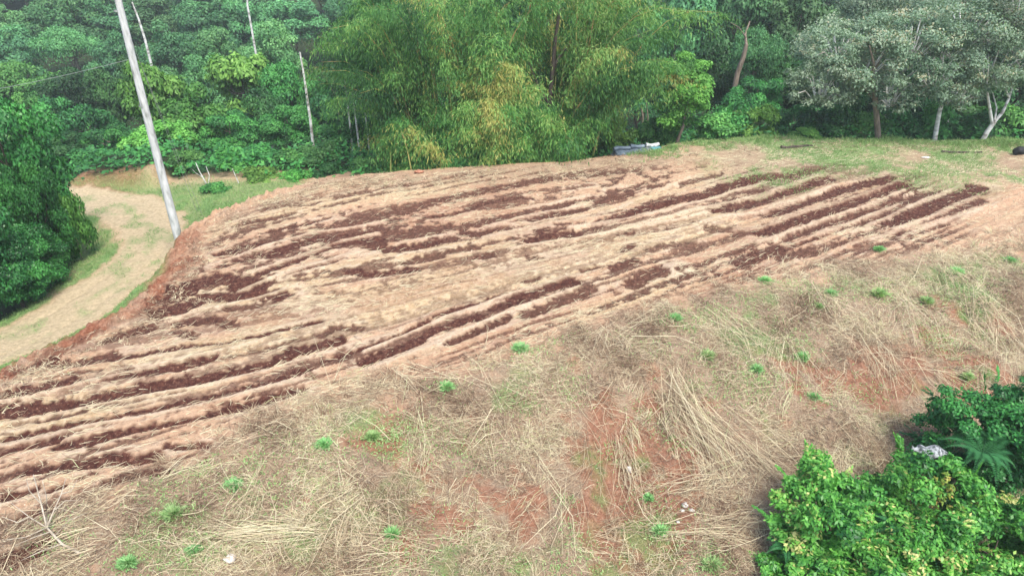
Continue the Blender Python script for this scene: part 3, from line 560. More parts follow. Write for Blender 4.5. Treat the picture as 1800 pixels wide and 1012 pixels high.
def proto(kind, k):
    """(crown mesh, trunk mesh, radius, height) with the tree standing on the origin; heights and radii scaled later"""
    key = (kind, k)
    if key in PROTO: return PROTO[key]
    s = hash((len(kind), ord(kind[0]), ord(kind[-1]), k)) % 9973
    spec = dict(
        round=dict(r=3.2, h=5.6, z=4.4, H=7.2, nb=38, nl=14000, ll=.26, lw=.15, br=(.2, .34), m='leaf_mid', bk='bark', tr=.16),
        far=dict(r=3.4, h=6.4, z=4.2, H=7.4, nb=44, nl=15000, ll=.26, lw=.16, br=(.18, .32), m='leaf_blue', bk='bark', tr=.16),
        dark=dict(r=3.0, h=6.0, z=4.2, H=7.2, nb=36, nl=13000, ll=.26, lw=.15, br=(.2, .34), m='leaf_dark', bk='bark_dark', tr=.16),
        bright=dict(r=2.8, h=6.0, z=4.2, H=7.2, nb=30, nl=9500, ll=.36, lw=.20, m='leaf_bright', bk='bark', tr=.14, br=(.22, .36)),
        column=dict(r=2.0, h=6.6, z=3.5, H=7.0, nb=60, nl=20000, ll=.18, lw=.10, m='leaf_bright', bk='bark', tr=.12, br=(.22, .36), zmin=-.95),
        shrub=dict(r=1.8, h=2.6, z=1.1, H=2.4, nb=16, nl=4200, ll=.26, lw=.15, m='leaf_mid', bk='bark', tr=.05, zmin=-.6),
        lowbright=dict(r=1.8, h=2.6, z=1.1, H=2.4, nb=16, nl=4200, ll=.28, lw=.14, m='leaf_bright', bk='bark', tr=.05, zmin=-.6),
        lowdark=dict(r=1.8, h=2.8, z=1.2, H=2.6, nb=16, nl=4500, ll=.24, lw=.14, m='leaf_dark', bk='bark_dark', tr=.05, zmin=-.6),
        grey=dict(r=4.6, h=4.6, z=5.2, H=7.5, nb=60, nl=20000, ll=.17, lw=.085, m='leaf_grey', bk='bark_white', tr=.17, br=(.14, .24), zmin=-.25, shell=.3, limbs=26),
        umbrella=dict(r=4.0, h=4.5, z=5.0, H=7.3, nb=38, nl=14000, ll=.22, lw=.12, m='leaf_blue', bk='bark', tr=.16, shape='umbrella', br=(.18, .3), limbs=10),
        near=dict(r=3.2, h=7.0, z=3.4, H=7.0, nb=46, nl=26000, ll=.22, lw=.13, m='leaf_glossy', bk='bark_dark', tr=.16, br=(.2, .34), zmin=-.95, hang=.7),
    )[kind]
    (V, Fq, T), cs = crown(s, spec['r'], spec['h'], spec['nb'], spec['nl'], spec['ll'], spec['lw'], spec.get('br', (.3, .45)), spec.get('zmin', -.4), 1.0, spec.get('hang', .35), spec.get('shell', .72), spec.get('shape'))
    off = np.array([0, 0, spec['z']]); V = V + off; cs = cs + off
    cs = cs[np.argsort(-cs[:, 2] + np.random.default_rng(s).normal(0, 1, len(cs)))]
    tv, tf, _ = trunk_geo(s + 1, spec['z'] + spec['h'] * .22, spec['tr'], cs, spec.get('limbs', 7), lean=tuple(np.random.default_rng(s + 2).normal(0, .25, 2)), fork=.3 if kind == 'grey' else .4, bend=.08)
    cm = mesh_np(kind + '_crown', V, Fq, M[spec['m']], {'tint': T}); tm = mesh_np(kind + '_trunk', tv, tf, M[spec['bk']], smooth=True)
    PROTO[key] = (cm, tm, spec['r'] * 1.12, float(V[:, 2].max())); return PROTO[key]
def tree(name, kind, u, vtop, Y, wpx, label, group=None, cat='tree', var=None, mat=None, zb=None):
    """stand a tree at distance Y whose top is at photo row vtop and whose crown is wpx photo pixels wide"""
    x, y, zt = at_y(u, vtop, Y); z0 = float(zg(x, Y)) if zb is None else zb
    k = int(R.integers(0, 3)) if var is None else var
    cm, tm, r, h = proto(kind, k); H = max(zt - z0, .6); depth = math.hypot(Y * math.cos(TH) + (CH - (zt + z0) / 2) * math.sin(TH), 0)
    W = wpx * depth / F / 2; sz = max(H / h, .8 * W / r); z0 = zt - sz * h; s = (W / r, W / r, sz)
    t = thing(name, (x, Y, z0), label, cat, group, R.uniform(0, 6.3), s)
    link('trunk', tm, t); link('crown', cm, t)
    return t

# ------------------------------------------------------------------ the wood: near trees at the left of the track
NL = 'trees and bushes left of the track'
tree('tree', 'near', -28, 172, 27.5, 215, 'tall dense dark green tree at the left edge, left of the track', NL, var=0)
tree('tree', 'near', 30, 285, 26, 110, 'rounded dark green tree leaning towards the bend of the track', NL, var=1)
tree('bush', 'near', 38, 392, 24.3, 125, 'broad glossy bush overhanging the grassy verge of the track', NL, cat='bush', var=2)
tree('bush', 'near', -10, 415, 22.8, 150, 'dark glossy bush lowest down at the left edge beside the verge', NL, cat='bush', var=0)
tree('bush', 'near', -130, 330, 22, 200, 'dark bush half outside the left edge beside the tall dense tree', NL, cat='bush', var=1)
tree('bush', 'lowbright', 104, 335, 27.0, 62, 'small yellowish bush with reddish leaves at the bend of the track', NL, cat='bush', var=1)

# far slope: crowns too alike to tell apart share one label per row
FW = [(138, -95, 190, 130, 'pale blue-green tree crown highest on the far slope'),
      (118, -50, 170, 125, 'blue-green tree crown on the upper far slope'),
      (100, -5, 140, 120, 'blue-green tree crown halfway up the far slope')]
for Yr, vt, st_, wd, lab in FW:
    for u in np.arange(-90, 620, st_ * .62):
        tree('tree', 'far', u + R.uniform(-22, 22), vt + R.uniform(-18, 22), Yr + R.uniform(-5, 5), wd * R.uniform(.85, 1.3), lab, 'tree crowns of the far slope')
for u in np.arange(620, 2000, 90):
    tree('tree', 'far', u + R.uniform(-25, 25), R.uniform(-150, -90), 92 + R.uniform(-6, 6), 170 * R.uniform(.85, 1.25), 'tall blue-green tree standing far behind the bamboo and the right-hand trees', 'tall trees far behind')
MID = [  # name kind u vtop Y width label
 ('far', -10, 45, 84, 135, 'pale rounded tree crown at the left edge above the pole cable'),
 ('umbrella', 100, 40, 82, 140, 'flat-topped pale tree crown left of the pole top'),
 ('far', 190, 50, 80, 110, 'rounded tree crown directly behind the upper pole'),
 ('far', 290, 35, 80, 130, 'rounded crown right of the thin bare leaning trunk'),
 ('far', 375, 45, 78, 120, 'broad blue-green crown between pole and tall white trunk, upper row'),
 ('far', 470, 30, 76, 120, 'blue-green crown at the upper left border of the bamboo'),
 ('round', 25, 105, 68, 150, 'light green crown at the left edge, beneath the pole cable'),
 ('dark', 110, 112, 66, 130, 'dark crown under the pole cable near the left edge'),
 ('dark', 190, 100, 64, 110, 'dark crown tucked behind the left side of the pole'),
 ('bright', 245, 92, 52, 120, 'bright yellow-green tree just behind the middle of the pole'),
 ('far', 350, 88, 66, 120, 'soft blue-green crown right of the bright tree behind the pole'),
 ('bright', 415, 92, 58, 130, 'bright green tree with rounded lobes left of the tall white trunk'),
 ('round', 505, 105, 57, 130, 'mid green tree directly behind the tall white trunk'),
 ('dark', 460, 150, 52, 110, 'dark green tree left of the foot of the tall white trunk'),
 ('dark', 580, 130, 54, 130, 'dark tree between the tall white trunk and the short white snags'),
 ('round', 20, 165, 52, 120, 'mid green tree behind the tall dense tree of the left edge'),
 ('round', 115, 168, 50, 140, 'wide mid green tree above the red earth bank'),
 ('round', 185, 215, 44, 120, 'green tree overhanging the end of the track left of the pole'),
 ('bright', 270, 205, 43, 120, 'light green tree touching the right side of the pole'),
 ('bright', 325, 150, 47, 120, 'olive green tree hung with creepers behind the guy wires'),
 ('round', 395, 190, 47, 120, 'round green tree between guy wires and tall white trunk'),
 ('round', 500, 185, 47, 110, 'round green tree in front of the tall white trunk'),
 ('dark', 612, 185, 41, 115, 'very dark green tree at the left side of the bamboo'),
 ('dark', 660, 215, 42, 90, 'dark low tree squeezed against the left bamboo stems'),
 ('dark', 110, 235, 42, 110, 'dark tree over the red earth bank at the end of the track'),
]
for k, u, v, Y, wd, lab in MID: tree('tree', k, u, v, Y, wd, lab, 'trees of the wood left of the bamboo')
LOW = [
 ('shrub', 155, 262, 40, 90, 'green bush on top of the red earth bank'), ('shrub', 225, 268, 39, 80, 'green bush between the red bank and the pole'),
 ('lowbright', 250, 290, 37, 80, 'light green low bush left of the pole, on the grass'), ('shrub', 320, 262, 38, 80, 'bush at the foot of the guy wires'),
 ('lowdark', 365, 285, 37, 80, 'dark low bush right of the foot of the guy wires'), ('lowbright', 410, 262, 38, 90, 'light green bush behind the left end of the field crest'),
 ('shrub', 450, 250, 39, 90, 'green bush behind the crest below the dark tree'), ('lowbright', 455, 296, 35.5, 80, 'yellow-green low bush just behind the left crest'),
 ('shrub', 510, 262, 38, 100, 'green bush behind the crest right of the yellow-green low bush'), ('lowdark', 555, 250, 38, 90, 'dark bush left of the very dark tree'),
 ('lowbright', 515, 298, 35.5, 70, 'bright low bush hugging the crest left of the very dark tree'), ('lowdark', 580, 285, 36, 80, 'dark low bush at the foot of the very dark tree'),
 ('lowdark', 640, 275, 36, 70, 'dark low bush between the very dark tree and the bamboo'), ('shrub', 380, 318, 33.5, 60, 'small bush on the grass right of the pole'),
]
for k, u, v, Y, wd, lab in LOW: tree('bush', k, u, v, Y, wd, lab, 'bushes behind the left crest', 'bush')
RT = [
 ('dark', 700, -60, 60, 190, 'dark tree rising behind the left half of the bamboo'), ('dark', 820, -80, 60, 190, 'dark tree rising behind the middle of the bamboo'),
 ('dark', 930, -80, 58, 180, 'dark tree rising behind the right half of the bamboo'), ('dark', 640, 0, 62, 150, 'dark tree above the short white snags'),
 ('dark', 1050, -60, 58, 190, 'dark tree behind the feathery right-hand bamboo'), ('dark', 1135, 95, 52, 130, 'very dark tree in the gap left of the round-topped green tree'),
 ('far', 1225, -60, 66, 170, 'tall blue-green tree above the round-topped green tree'), ('far', 1320, -70, 64, 170, 'tall blue-green tree above the leaning grey trunk'),
 ('dark', 1260, 60, 54, 120, 'dark tree right behind the round-topped green tree'), ('umbrella', 1335, 38, 50, 130, 'spreading dark green crown on the leaning grey trunk'),
 ('dark', 1385, 70, 52, 130, 'dark tree between the leaning grey trunk and the grey-leaved trees'), ('far', 1420, -60, 62, 190, 'tall blue-green tree behind the leftmost grey-leaved tree'),
 ('grey', 1500, -10, 46, 240, 'pale grey-green crown above the leftmost grey-leaved tree'), ('grey', 1620, -60, 44, 270, 'wide flat grey-green crown above the middle grey-leaved tree'),
 ('grey', 1760, -80, 43, 290, 'wide flat grey-green crown in the upper right corner'), ('dark', 1470, 110, 50, 160, 'dark tree behind the leftmost grey-leaved tree'),
 ('dark', 1600, 90, 50, 180, 'dark tree between the two left grey-leaved trees'), ('dark', 1700, 100, 50, 160, 'dark tree behind the white-stemmed trees'),
 ('dark', 1800, 90, 50, 170, 'dark tree behind the forked white tree at the right edge'),
 ('column', 1208, 92, 37.8, 118, 'round-topped bright green tree right of the bamboo'), ('round', 1335, 130, 46, 110, 'mid green tree under the spreading dark crown'),
]
for k, u, v, Y, wd, lab in RT: tree('tree', k, u, v, Y, wd, lab, 'trees of the wood right of and behind the bamboo')
RL = [
 ('lowdark', 1045, 190, 38.5, 90, 'dark bush at the right foot of the bamboo'), ('lowbright', 1090, 205, 37.5, 70, 'bright bush behind the metal sheets'),
 ('shrub', 1160, 208, 39.0, 80, 'green bush at the left foot of the round-topped tree'), ('shrub', 1265, 195, 37.8, 90, 'green bush at the right foot of the round-topped tree'),
 ('shrub', 1300, 175, 39.8, 90, 'bush below the leaning grey trunk'), ('lowbright', 1335, 182, 38.8, 80, 'light green bush left of the grey-leaved trees'),
 ('lowdark', 1400, 182, 39.8, 90, 'dark bush at the left border of the grey-leaved trees'), ('lowbright', 1415, 222, 38.0, 60, 'low bright bush in front of the dark border bush'),
 ('lowdark', 1465, 180, 39.3, 100, 'dark bush left of the first grey trunk'), ('shrub', 1530, 195, 39.3, 90, 'green bush behind the first grey trunk'),
 ('lowdark', 1590, 185, 39.3, 100, 'dark bush between the first and second grey trunk'), ('shrub', 1665, 180, 39.3, 100, 'green bush between the white-stemmed trees'),
 ('lowdark', 1720, 190, 39.3, 80, 'dark bush left behind the forked white tree'), ('shrub', 1780, 180, 39.3, 100, 'green bush right of the forked white tree'),
 ('shrub', 1240, 222, 40.3, 60, 'small bush behind the end of the crest'), ('lowdark', 1840, 180, 38.8, 100, 'dark bush cut by the right edge'),
]
for k, u, v, Y, wd, lab in RL: tree('bush', k, u, v, Y, wd, lab, 'bushes along the right tree line', 'bush')

# trees with trunks and limbs that show
def poly3(pts, Y, dY=0):
    return [at_y(u, v, Y + dY * i) for i, (u, v) in enumerate(pts)]
def limbed(name, label, lines, Y, bark, cat='tree', group=None, crowns=()):
    """lines: (photo points, start radius, end radius); crowns: (u, v, width px, seed)"""
    u0, v0 = lines[0][0][0]; bx, by, bz = at_y(u0, v0, Y); g0 = float(zg(bx, by))
    t = thing(name, (bx, by, g0), label, cat, group); P = []
    for k, (pts, ra, rb) in enumerate(lines):
        q = [np.array(p) - (bx, by, g0) for p in poly3(pts, Y, (.35 if k % 2 else -.3) if k else 0)]
        if k == 0: q[0][2] = -.3
        P.append(tube(q, np.linspace(ra, rb, len(q)), 8))
    V, Fq, _ = merge(P); link('trunk', mesh_np('trunk', V, Fq, M[bark], smooth=True), t)
    for k, (u, v, wpx, hpx, sd_, n, dy) in enumerate(crowns):
        c = np.array(at_y(u, v, Y + dy)) - (bx, by, g0); r = wpx * Y / F / 2
        (V, Fq, T), cs = crown(sd_, r, hpx * Y / F * 1.0, 60, n, .15, .075, (.12, .24), -.9, 1, .35, .2)
        P = [tube([q_ * .15 + c - [0, 0, r * .35], q_ * .6 + c, q_ + c], [.05, .03, .012], 5) for q_ in cs[:16]]
        v2, f2, _ = merge(P); link('branches', mesh_np('branches', v2, f2, M['bark_white'], smooth=True), t)
        link('crown', mesh_np('grey_crown', V + c, Fq, M['leaf_grey'], {'tint': T}), t)
    return t
GG = 'grey-leaved trees on the right'
limbed('tree', 'leftmost grey-leaved spreading tree, its short brownish trunk behind the tree line', [([(1547,246),(1541,205),(1538,172)],.17,.14), ([(1538,174),(1518,152),(1495,140),(1470,132)],.11,.04), ([(1538,172),(1533,140),(1536,112),(1528,80)],.11,.03), ([(1536,125),(1550,100),(1565,80)],.06,.02), ([(1518,152),(1500,120),(1480,95)],.05,.02)],
       37.6, 'bark', group=GG, crowns=[(1445,150,150,115,11,8000,-.3), (1520,110,190,120,12,10000,.3), (1480,80,150,80,13,5000,.8), (1570,165,100,70,31,2600,-.4)])
limbed('tree', 'grey-leaved tree with one slim mottled white trunk', [([(1643,252),(1648,215),(1652,195),(1660,170)],.13,.10), ([(1660,172),(1672,140),(1690,110)],.09,.03), ([(1658,175),(1640,155),(1615,150),(1595,146)],.06,.02), ([(1664,160),(1655,120),(1660,90)],.06,.02)],
       37.5, 'bark_white', group=GG, crowns=[(1650,125,170,110,14,8500,-.2), (1610,65,210,100,15,9500,.9), (1690,165,90,70,32,2600,-.5)])
limbed('tree', 'grey-leaved tree with forked white trunk at the right edge', [([(1724,252),(1735,232),(1748,214)],.14,.12), ([(1746,216),(1762,198),(1774,172),(1782,140),(1800,110)],.10,.03), ([(1744,218),(1738,180),(1734,150),(1738,115)],.09,.03), ([(1748,212),(1752,190),(1744,160)],.06,.02), ([(1774,172),(1765,150),(1768,120)],.05,.02)],
       37.3, 'bark_white', group=GG, crowns=[(1745,115,180,120,16,8500,.4), (1810,100,130,130,17,5500,0), (1710,35,210,90,18,8500,1.2), (1800,10,170,90,19,5500,.8)])
limbed('bare_tree', 'leaning dark grey trunk with a pale forked limb in the dark gap', [([(1288,165),(1296,130),(1307,100),(1312,78)],.20,.13), ([(1312,80),(1310,60),(1318,38)],.10,.05), ([(1311,66),(1298,48),(1284,40)],.05,.015)], 47, 'bark', 'tree')
SN = 'thin bare white trunks in the wood'
def snag(label, pts, Y, r, group=SN, bark='bark_white', twigs=()):
    return limbed('bare_tree', label, [(pts, r, r * .45)] + [(q, r * .5, r * .2) for q in twigs], Y, bark, 'bare tree', group)
snag('tallest straight white bare trunk left of the bamboo', [(550,262),(546,215),(539,165),(533,125),(527,92)], 40.5, .10)
snag('short white snag with a crooked fork beside grey twigs', [(611,190),(608,155),(603,124)], 40, .07, twigs=[[(608,158),(598,140),(600,128)]])
snag('short white snag in the middle of the three by the bamboo', [(625,200),(622,182),(620,166)], 39.8, .07)
snag('short white snag nearest to the bamboo stems', [(645,226),(643,205),(640,184)], 39.6, .06)
snag('long thin bare trunk leaning beside the pole top', [(263,102),(255,70),(243,32),(232,4)], 62, .13)
snag('pale bare trunk tip at the top edge between pole and bamboo', [(438,30),(435,10),(433,-20)], 62, .12)
snag('pale leaning sapling stems behind the grass, right of the guy wires', [(374,340),(362,322),(350,300),(344,286)], 34.5, .04, twigs=[[(366,328),(368,308),(362,292)], [(356,312),(344,304),(336,296)]])
snag('pale thin sapling stem near the left end of the crest', [(424,338),(418,318),(408,296)], 34.5, .035)
snag('grey twiggy bare tree spreading left of the three short snags', [(596,206),(592,172),(580,152),(562,142),(548,126)], 40.8, .035, bark='bark', twigs=[[(580,152),(566,128),(560,112)], [(592,172),(601,150),(600,130)], [(562,142),(548,140),(538,146)], [(590,164),(584,132),(576,112)], [(570,146),(556,152),(548,160)]])
snag('thin reddish trunk in the dark gap right of the bamboo', [(1131,232),(1130,205),(1127,185)], 42.2, .08, bark='bark', group='trunks in the dark gap')
snag('thinner reddish trunk right beside the other in the dark gap', [(1141,226),(1139,205),(1136,180)], 42.3, .05, bark='bark', group='trunks in the dark gap')
limbed('tree', 'dark-trunked leafy tree rising through the right half of the bamboo', [([(982,300),(974,240),(966,180),(972,120),(976,70),(985,10)],.17,.07), ([(972,120),(990,90),(1020,60)],.10,.04), ([(968,190),(945,150),(930,110)],.08,.03), ([(978,275),(1000,262),(1020,250)],.05,.02)], 37.3, 'bark_dark')

# undergrowth of the wood floor
x = R.uniform(-75, 80, 260000); y = R.uniform(33, 105, 260000); m = in_view(x, y) & (R.random(len(x)) < samp(FOR, x, y)) & (R.random(len(x)) < np.clip(42 / y, 0, 1) ** 1.5)
x, y = x[m], y[m]; n = len(x); hgt = np.clip(.5 + .8 * fbm(x * .35, y * .35, 3, 1), .1, 1.6) * R.random(n) ** .6 * sst(33, 38, y)
N_ = unit(R.normal(0, .5, (n, 3)) + [0, -.2, 1]); D = unit(np.cross(N_, R.normal(0, 1, (n, 3))))
V_, F_, T_ = leaves(np.stack([x, y, zg(x, y) + hgt], 1), D, N_, R.uniform(.2, .42, n), R.uniform(.12, .24, n), np.clip(.42 + .3 * fbm(x * .5, y * .5, 2, 4) + R.normal(0, .16, n), 0, 1))
tag(link('undergrowth', mesh_np('undergrowth', V_, F_, M['leaf_mid'], {'tint': T_})), 'low leafy undergrowth covering the floor of the wood', 'undergrowth', kind='stuff')

# ------------------------------------------------------------------ bamboo
def bamboo(label, u, Y, nc, H, reach, seed, a0=0, a1=6.283, tint0=.45, spray=44, lo=.25, pm=.3, wid=1.4):
    g_ = np.random.default_rng(seed); bx, by, _ = at_y(u, 290, Y); z0 = float(zg(bx, by))
    t = thing('bamboo_clump', (bx, by, z0), label, 'bamboo', 'bamboo clumps behind the crest')
    Ps, Ds, Ns, Ls, Ts = [], [], [], [], []
    for k in range(nc):
        az = g_.uniform(a0, a1); h = H * g_.uniform(.55, 1.08); rc = reach * g_.uniform(.15, 1.0) ** .8
        bo = g_.normal(0, wid * .4, 2); s = np.linspace(0, 1, 9); o = np.array([math.cos(az), math.sin(az)])
        P = np.stack([bo[0] + o[0] * rc * (.25 * s + .75 * s ** 2.3), bo[1] + o[1] * rc * (.25 * s + .75 * s ** 2.3), h * (s - .22 * s ** 4 * (rc / reach) * 1.5) / 1.0 - .3], 1)
        r = g_.uniform(.045, .085); V, Fq, _ = tube(P, r * (1 - .93 * s), 6)
        link('culm', mesh_np('culm', V, Fq, M['culm'], smooth=True), t)
        tc = g_.normal(tint0 + .1, .2)
        for j in range(spray):
            q = (g_.uniform(.55, 1) if g_.random() < .72 else g_.uniform(lo, .55)) if lo > .1 else g_.uniform(lo, 1); i = min(int(q * 8), 7); f = q * 8 - i; p = P[i] * (1 - f) + P[i+1] * f
            a = az + g_.normal(0, 1.3); tg = unit(P[i+1] - P[i]); tg = tg * [1, 1, .7]; d = unit(tg * g_.uniform(.3, 1.3) + np.array([math.cos(a), math.sin(a), 0]) * .8); Lb = g_.uniform(.5, 1.7); m_ = 34
            w_ = g_.random(m_); side = g_.normal(0, .13, (m_, 3))
            pp = p + d * Lb * w_[:, None] + side * (0.5 + w_[:, None]); pp[:, 2] -= (w_ ** 2) * Lb * g_.uniform(.3, .9)
            dd = unit(d * .5 + g_.normal(0, .45, (m_, 3)) + np.stack([0*w_, 0*w_, -.5 - .9 * w_], 1))
            Ps.append(pp); Ds.append(dd); Ns.append(unit(g_.normal(0, .6, (m_, 3)) + [0, -.2, 1])); Ls.append(g_.uniform(.14, .30, m_))
            Ts.append(np.clip(tc + g_.normal(0, .10) + g_.normal(0, .10, m_) + .06 * (1 - w_), 0, 1))
    P, D, Nn, L, T = map(np.concatenate, (Ps, Ds, Ns, Ls, Ts))
    P[:, 2] = np.maximum(P[:, 2], .1)
    V, Fq, T = leaves(P, D, Nn, L, L * .17, T, .06)
    link('foliage', mesh_np('bamboo_foliage', V, Fq, M['leaf_bamboo'], {'tint': T}), t); return t
bamboo('dark green bamboo clump leaning left at the left end of the grove', 745, 38.5, 44, 12.5, 5.6, 1, 2.0, 4.6, .30, 44, .22, wid=2.2)
bamboo('tall dense bamboo clump in the middle of the grove', 860, 38, 50, 13, 5.0, 2, 0, 6.283, .40, 44, .2, wid=2.4)
bamboo('yellowish low bamboo clump with drooping plumes at the front of the grove', 885, 35.2, 20, 7.6, 2.2, 3, 0, 6.283, .66, 34, .22, wid=1.2)
bamboo('feathery bright bamboo clump arching right at the right end of the grove', 985, 37.5, 46, 12.5, 6.2, 4, -1.3, 1.6, .55, 46, .42, wid=1.8)
bamboo('short bushy bamboo clump at the left foot of the grove', 755, 35.8, 34, 4.4, 2.4, 5, 0, 6.283, .5, 40, .02, wid=2.6)
bamboo('short bushy bamboo clump at the right foot of the grove', 960, 36.0, 30, 4.0, 1.9, 6, 0, 6.283, .42, 40, .02, wid=2.4)
bamboo('low dense bamboo clump hiding the feet of the tall middle stems', 860, 35.4, 22, 3.0, 1.3, 7, 0, 6.283, .45, 40, .02, wid=2.6)
# ------------------------------------------------------------------ utility pole
bx, by = at(313, 416, -.75); bz = float(zg(bx, by))
pole = thing('utility_pole', (bx, by, bz), 'tall pale concrete pole rising from the bank beside the track', 'utility pole')
hh = np.linspace(-.5, 12.2, 9); V, Fq, _ = tube([(0.004 * h_ * h_ * .3, 0, h_) for h_ in hh], .175 - .0055 * hh, 18)
link('shaft', mesh_np('pole_shaft', V, Fq, M['concrete'], smooth=True), pole)
for h_ in (6.2, 9.6):
    V, Fq, _ = tube([(0, 0, h_ - .03), (0, 0, h_ + .03)], .175 - .0055 * h_ + .012, 16); link('band', mesh_np('band', V, Fq, M['wire']), pole)
def wire(p, q, sag, label_, r=.012):
    p, q = np.array(p), np.array(q); s = np.linspace(0, 1, 14)[:, None]; P = p + (q - p) * s; P[:, 2] -= (4 * sag * s * (1 - s))[:, 0]
    V, Fq, _ = tube(P, r, 5); link(label_, mesh_np(label_, V, Fq, M['wire'], smooth=True), pole)
gx1 = hit(346, 372); gx2 = hit(356, 378)
wire((.1, 0, 9.6), np.array(gx1) - (bx, by, bz), .0, 'guy_wire', .008); wire((.1, 0, 9.3), np.array(gx2) - (bx, by, bz), .05, 'guy_wire', .007)
wire((-.1, 0, 7.9), np.array(at_y(-260, 190, 31)) - (bx, by, bz), .25, 'cable', .009)

# ------------------------------------------------------------------ near shrubs at the lower right
def lime(label, name, u, vtop, Y, wpx, seed, mat='leaf_lime', nl=15000, ll=.17, lw=.10, grp='leafy shrubs in the lower right corner', hz_=None):
    x, yy, zt = at_y(u, vtop, Y); z0 = float(zg(x, Y)); Hh = max(zt - z0, .8); W = wpx * (Y * math.cos(TH) + (CH - zt) * math.sin(TH)) / F / 2
    (V, Fq, T), cs = crown(seed, W, Hh * 1.15, 80, int(nl * 2.1), ll * .66, lw * .62, (.11, .24), -.95, 1, .3, .25)
    V[:, 2] += Hh * .48; cs[:, 2] += Hh * .48; V[:, 2] = np.maximum(V[:, 2], .02)
    t = thing(name, (x, Y, z0), label, 'shrub', grp)
    tv, tf, _ = trunk_geo(seed, Hh * .6, .05, cs, 12); link('stem', mesh_np('shrub_stem', tv, tf, M['bark'], smooth=True), t)
    g_ = np.random.default_rng(seed + 50); pr = []
    for k in range(int(46 * min(1, nl / 12000))):
        c0 = cs[g_.integers(len(cs))]; o_ = unit(c0 - [0, 0, Hh * .2]); Lg = g_.uniform(.3, .6) * min(1, W); m_ = 15; w_ = np.linspace(.05, 1, m_)
        d = unit(o_ * .8 + g_.normal(0, .35, 3) + [0, 0, .7]); st = c0 + o_ * W * .12; P = st + d * (w_ * Lg)[:, None]; P[:, 2] -= .25 * Lg * w_ ** 2
        sd_ = unit(np.cross(d, [0.1, 0.2, 1.0]) + g_.normal(0, .2, 3)); tb = g_.uniform(.35, 1.0)
        for sg in (-1, 1): pr.append(leaves(P, sd_ * sg + d * .6 + g_.normal(0, .15, (m_, 3)), unit(g_.normal(0, .3, (m_, 3)) + [0, 0, 1]), ll * g_.uniform(.55, .95) * (1.1 - .5 * w_), lw * .5 + 0 * w_, np.clip(tb + g_.normal(0, .08, m_), 0, 1), .1))
    pr.append((V, Fq, T)); V, Fq, T = merge(pr)
    link('foliage', mesh_np('shrub_foliage', V, Fq, M[mat], {'tint': T}), t); return t
lime('lime green shrub with yellow-tipped leaves right of the fallen straw', 'shrub', 1475, 835, 11.2, 230, 21)
lime('bright leafy shrub with a patch of yellow leaves in front of the pale sack', 'shrub', 1650, 812, 11.4, 250, 22)
lime('bright green shrub filling the lower right corner', 'shrub', 1790, 880, 10.6, 260, 23)
lime('lime green shrub at the bottom edge between the two ferny gaps', 'shrub', 1600, 960, 9.9, 280, 24)
lime('low yellow-green shrub at the bottom edge nearest the straw', 'shrub', 1420, 960, 10.2, 150, 25, nl=8000)
lime('dark green shrub at the right edge above the corner shrubs', 'shrub', 1745, 690, 13.4, 200, 26, 'leaf_glossy', 12000, .15, .09)
lime('dark green shrub cut by the right edge behind the fern', 'shrub', 1850, 665, 13.0, 220, 27, 'leaf_glossy', 10000, .16, .09)
lime('small yellow-leaved sprig on top of the shrub before the pale sack', 'shrub', 1668, 826, 11.0, 60, 28, 'leaf_croton', 700, .13, .07)
def fern(u, v, Y, n, L, label, seed):
    g_ = np.random.default_rng(seed); x, yy, z = at_y(u, v, Y); t = thing('fern', (x, Y, z - .25), label, 'fern', 'ferns among the lower right shrubs')
    for k in range(n):
        a = k * 6.283 / n + g_.normal(0, .2); s = np.linspace(0, 1, 26); Lk = L * g_.uniform(.8, 1.15); up = g_.uniform(.5, .8)
        o_ = np.array([math.cos(a), math.sin(a), 0]); P = o_ * (s * Lk)[:, None]; P[:, 2] = Lk * (up * s * 1.6 - 1.25 * s ** 2) + .1
        T_ = unit(np.gradient(P, axis=0)); S = unit(np.cross(T_, [0, 0, 1.0])); w_ = .30 * L * np.sin(np.pi * np.clip(s * .92 + .08, 0, 1)) ** .8 * (1.05 - s)
        pr = [tube(P, .008 * (1.1 - s), 4)]
        for sg in (-1, 1): pr.append(leaves(P, S * sg + T_ * .35, np.tile([0, 0, 1.0], (26, 1)), w_ + .02, .035 + 0 * w_, np.clip(g_.normal(.5, .15, 26), 0, 1), .1))
        V, Fq, T2 = merge(pr); link('frond', mesh_np('frond', V, Fq, M['fern'], {'tint': T2}), t)
fern(1730, 790, 12.2, 11, .95, 'large dark fern at the right behind the pale sack', 1)
fern(1590, 925, 10.7, 12, .85, 'fern in the gap between the lime green shrubs near the bottom', 2)
fern(1385, 955, 10.6, 9, .5, 'small fern at the left border of the lime green shrubs', 3)

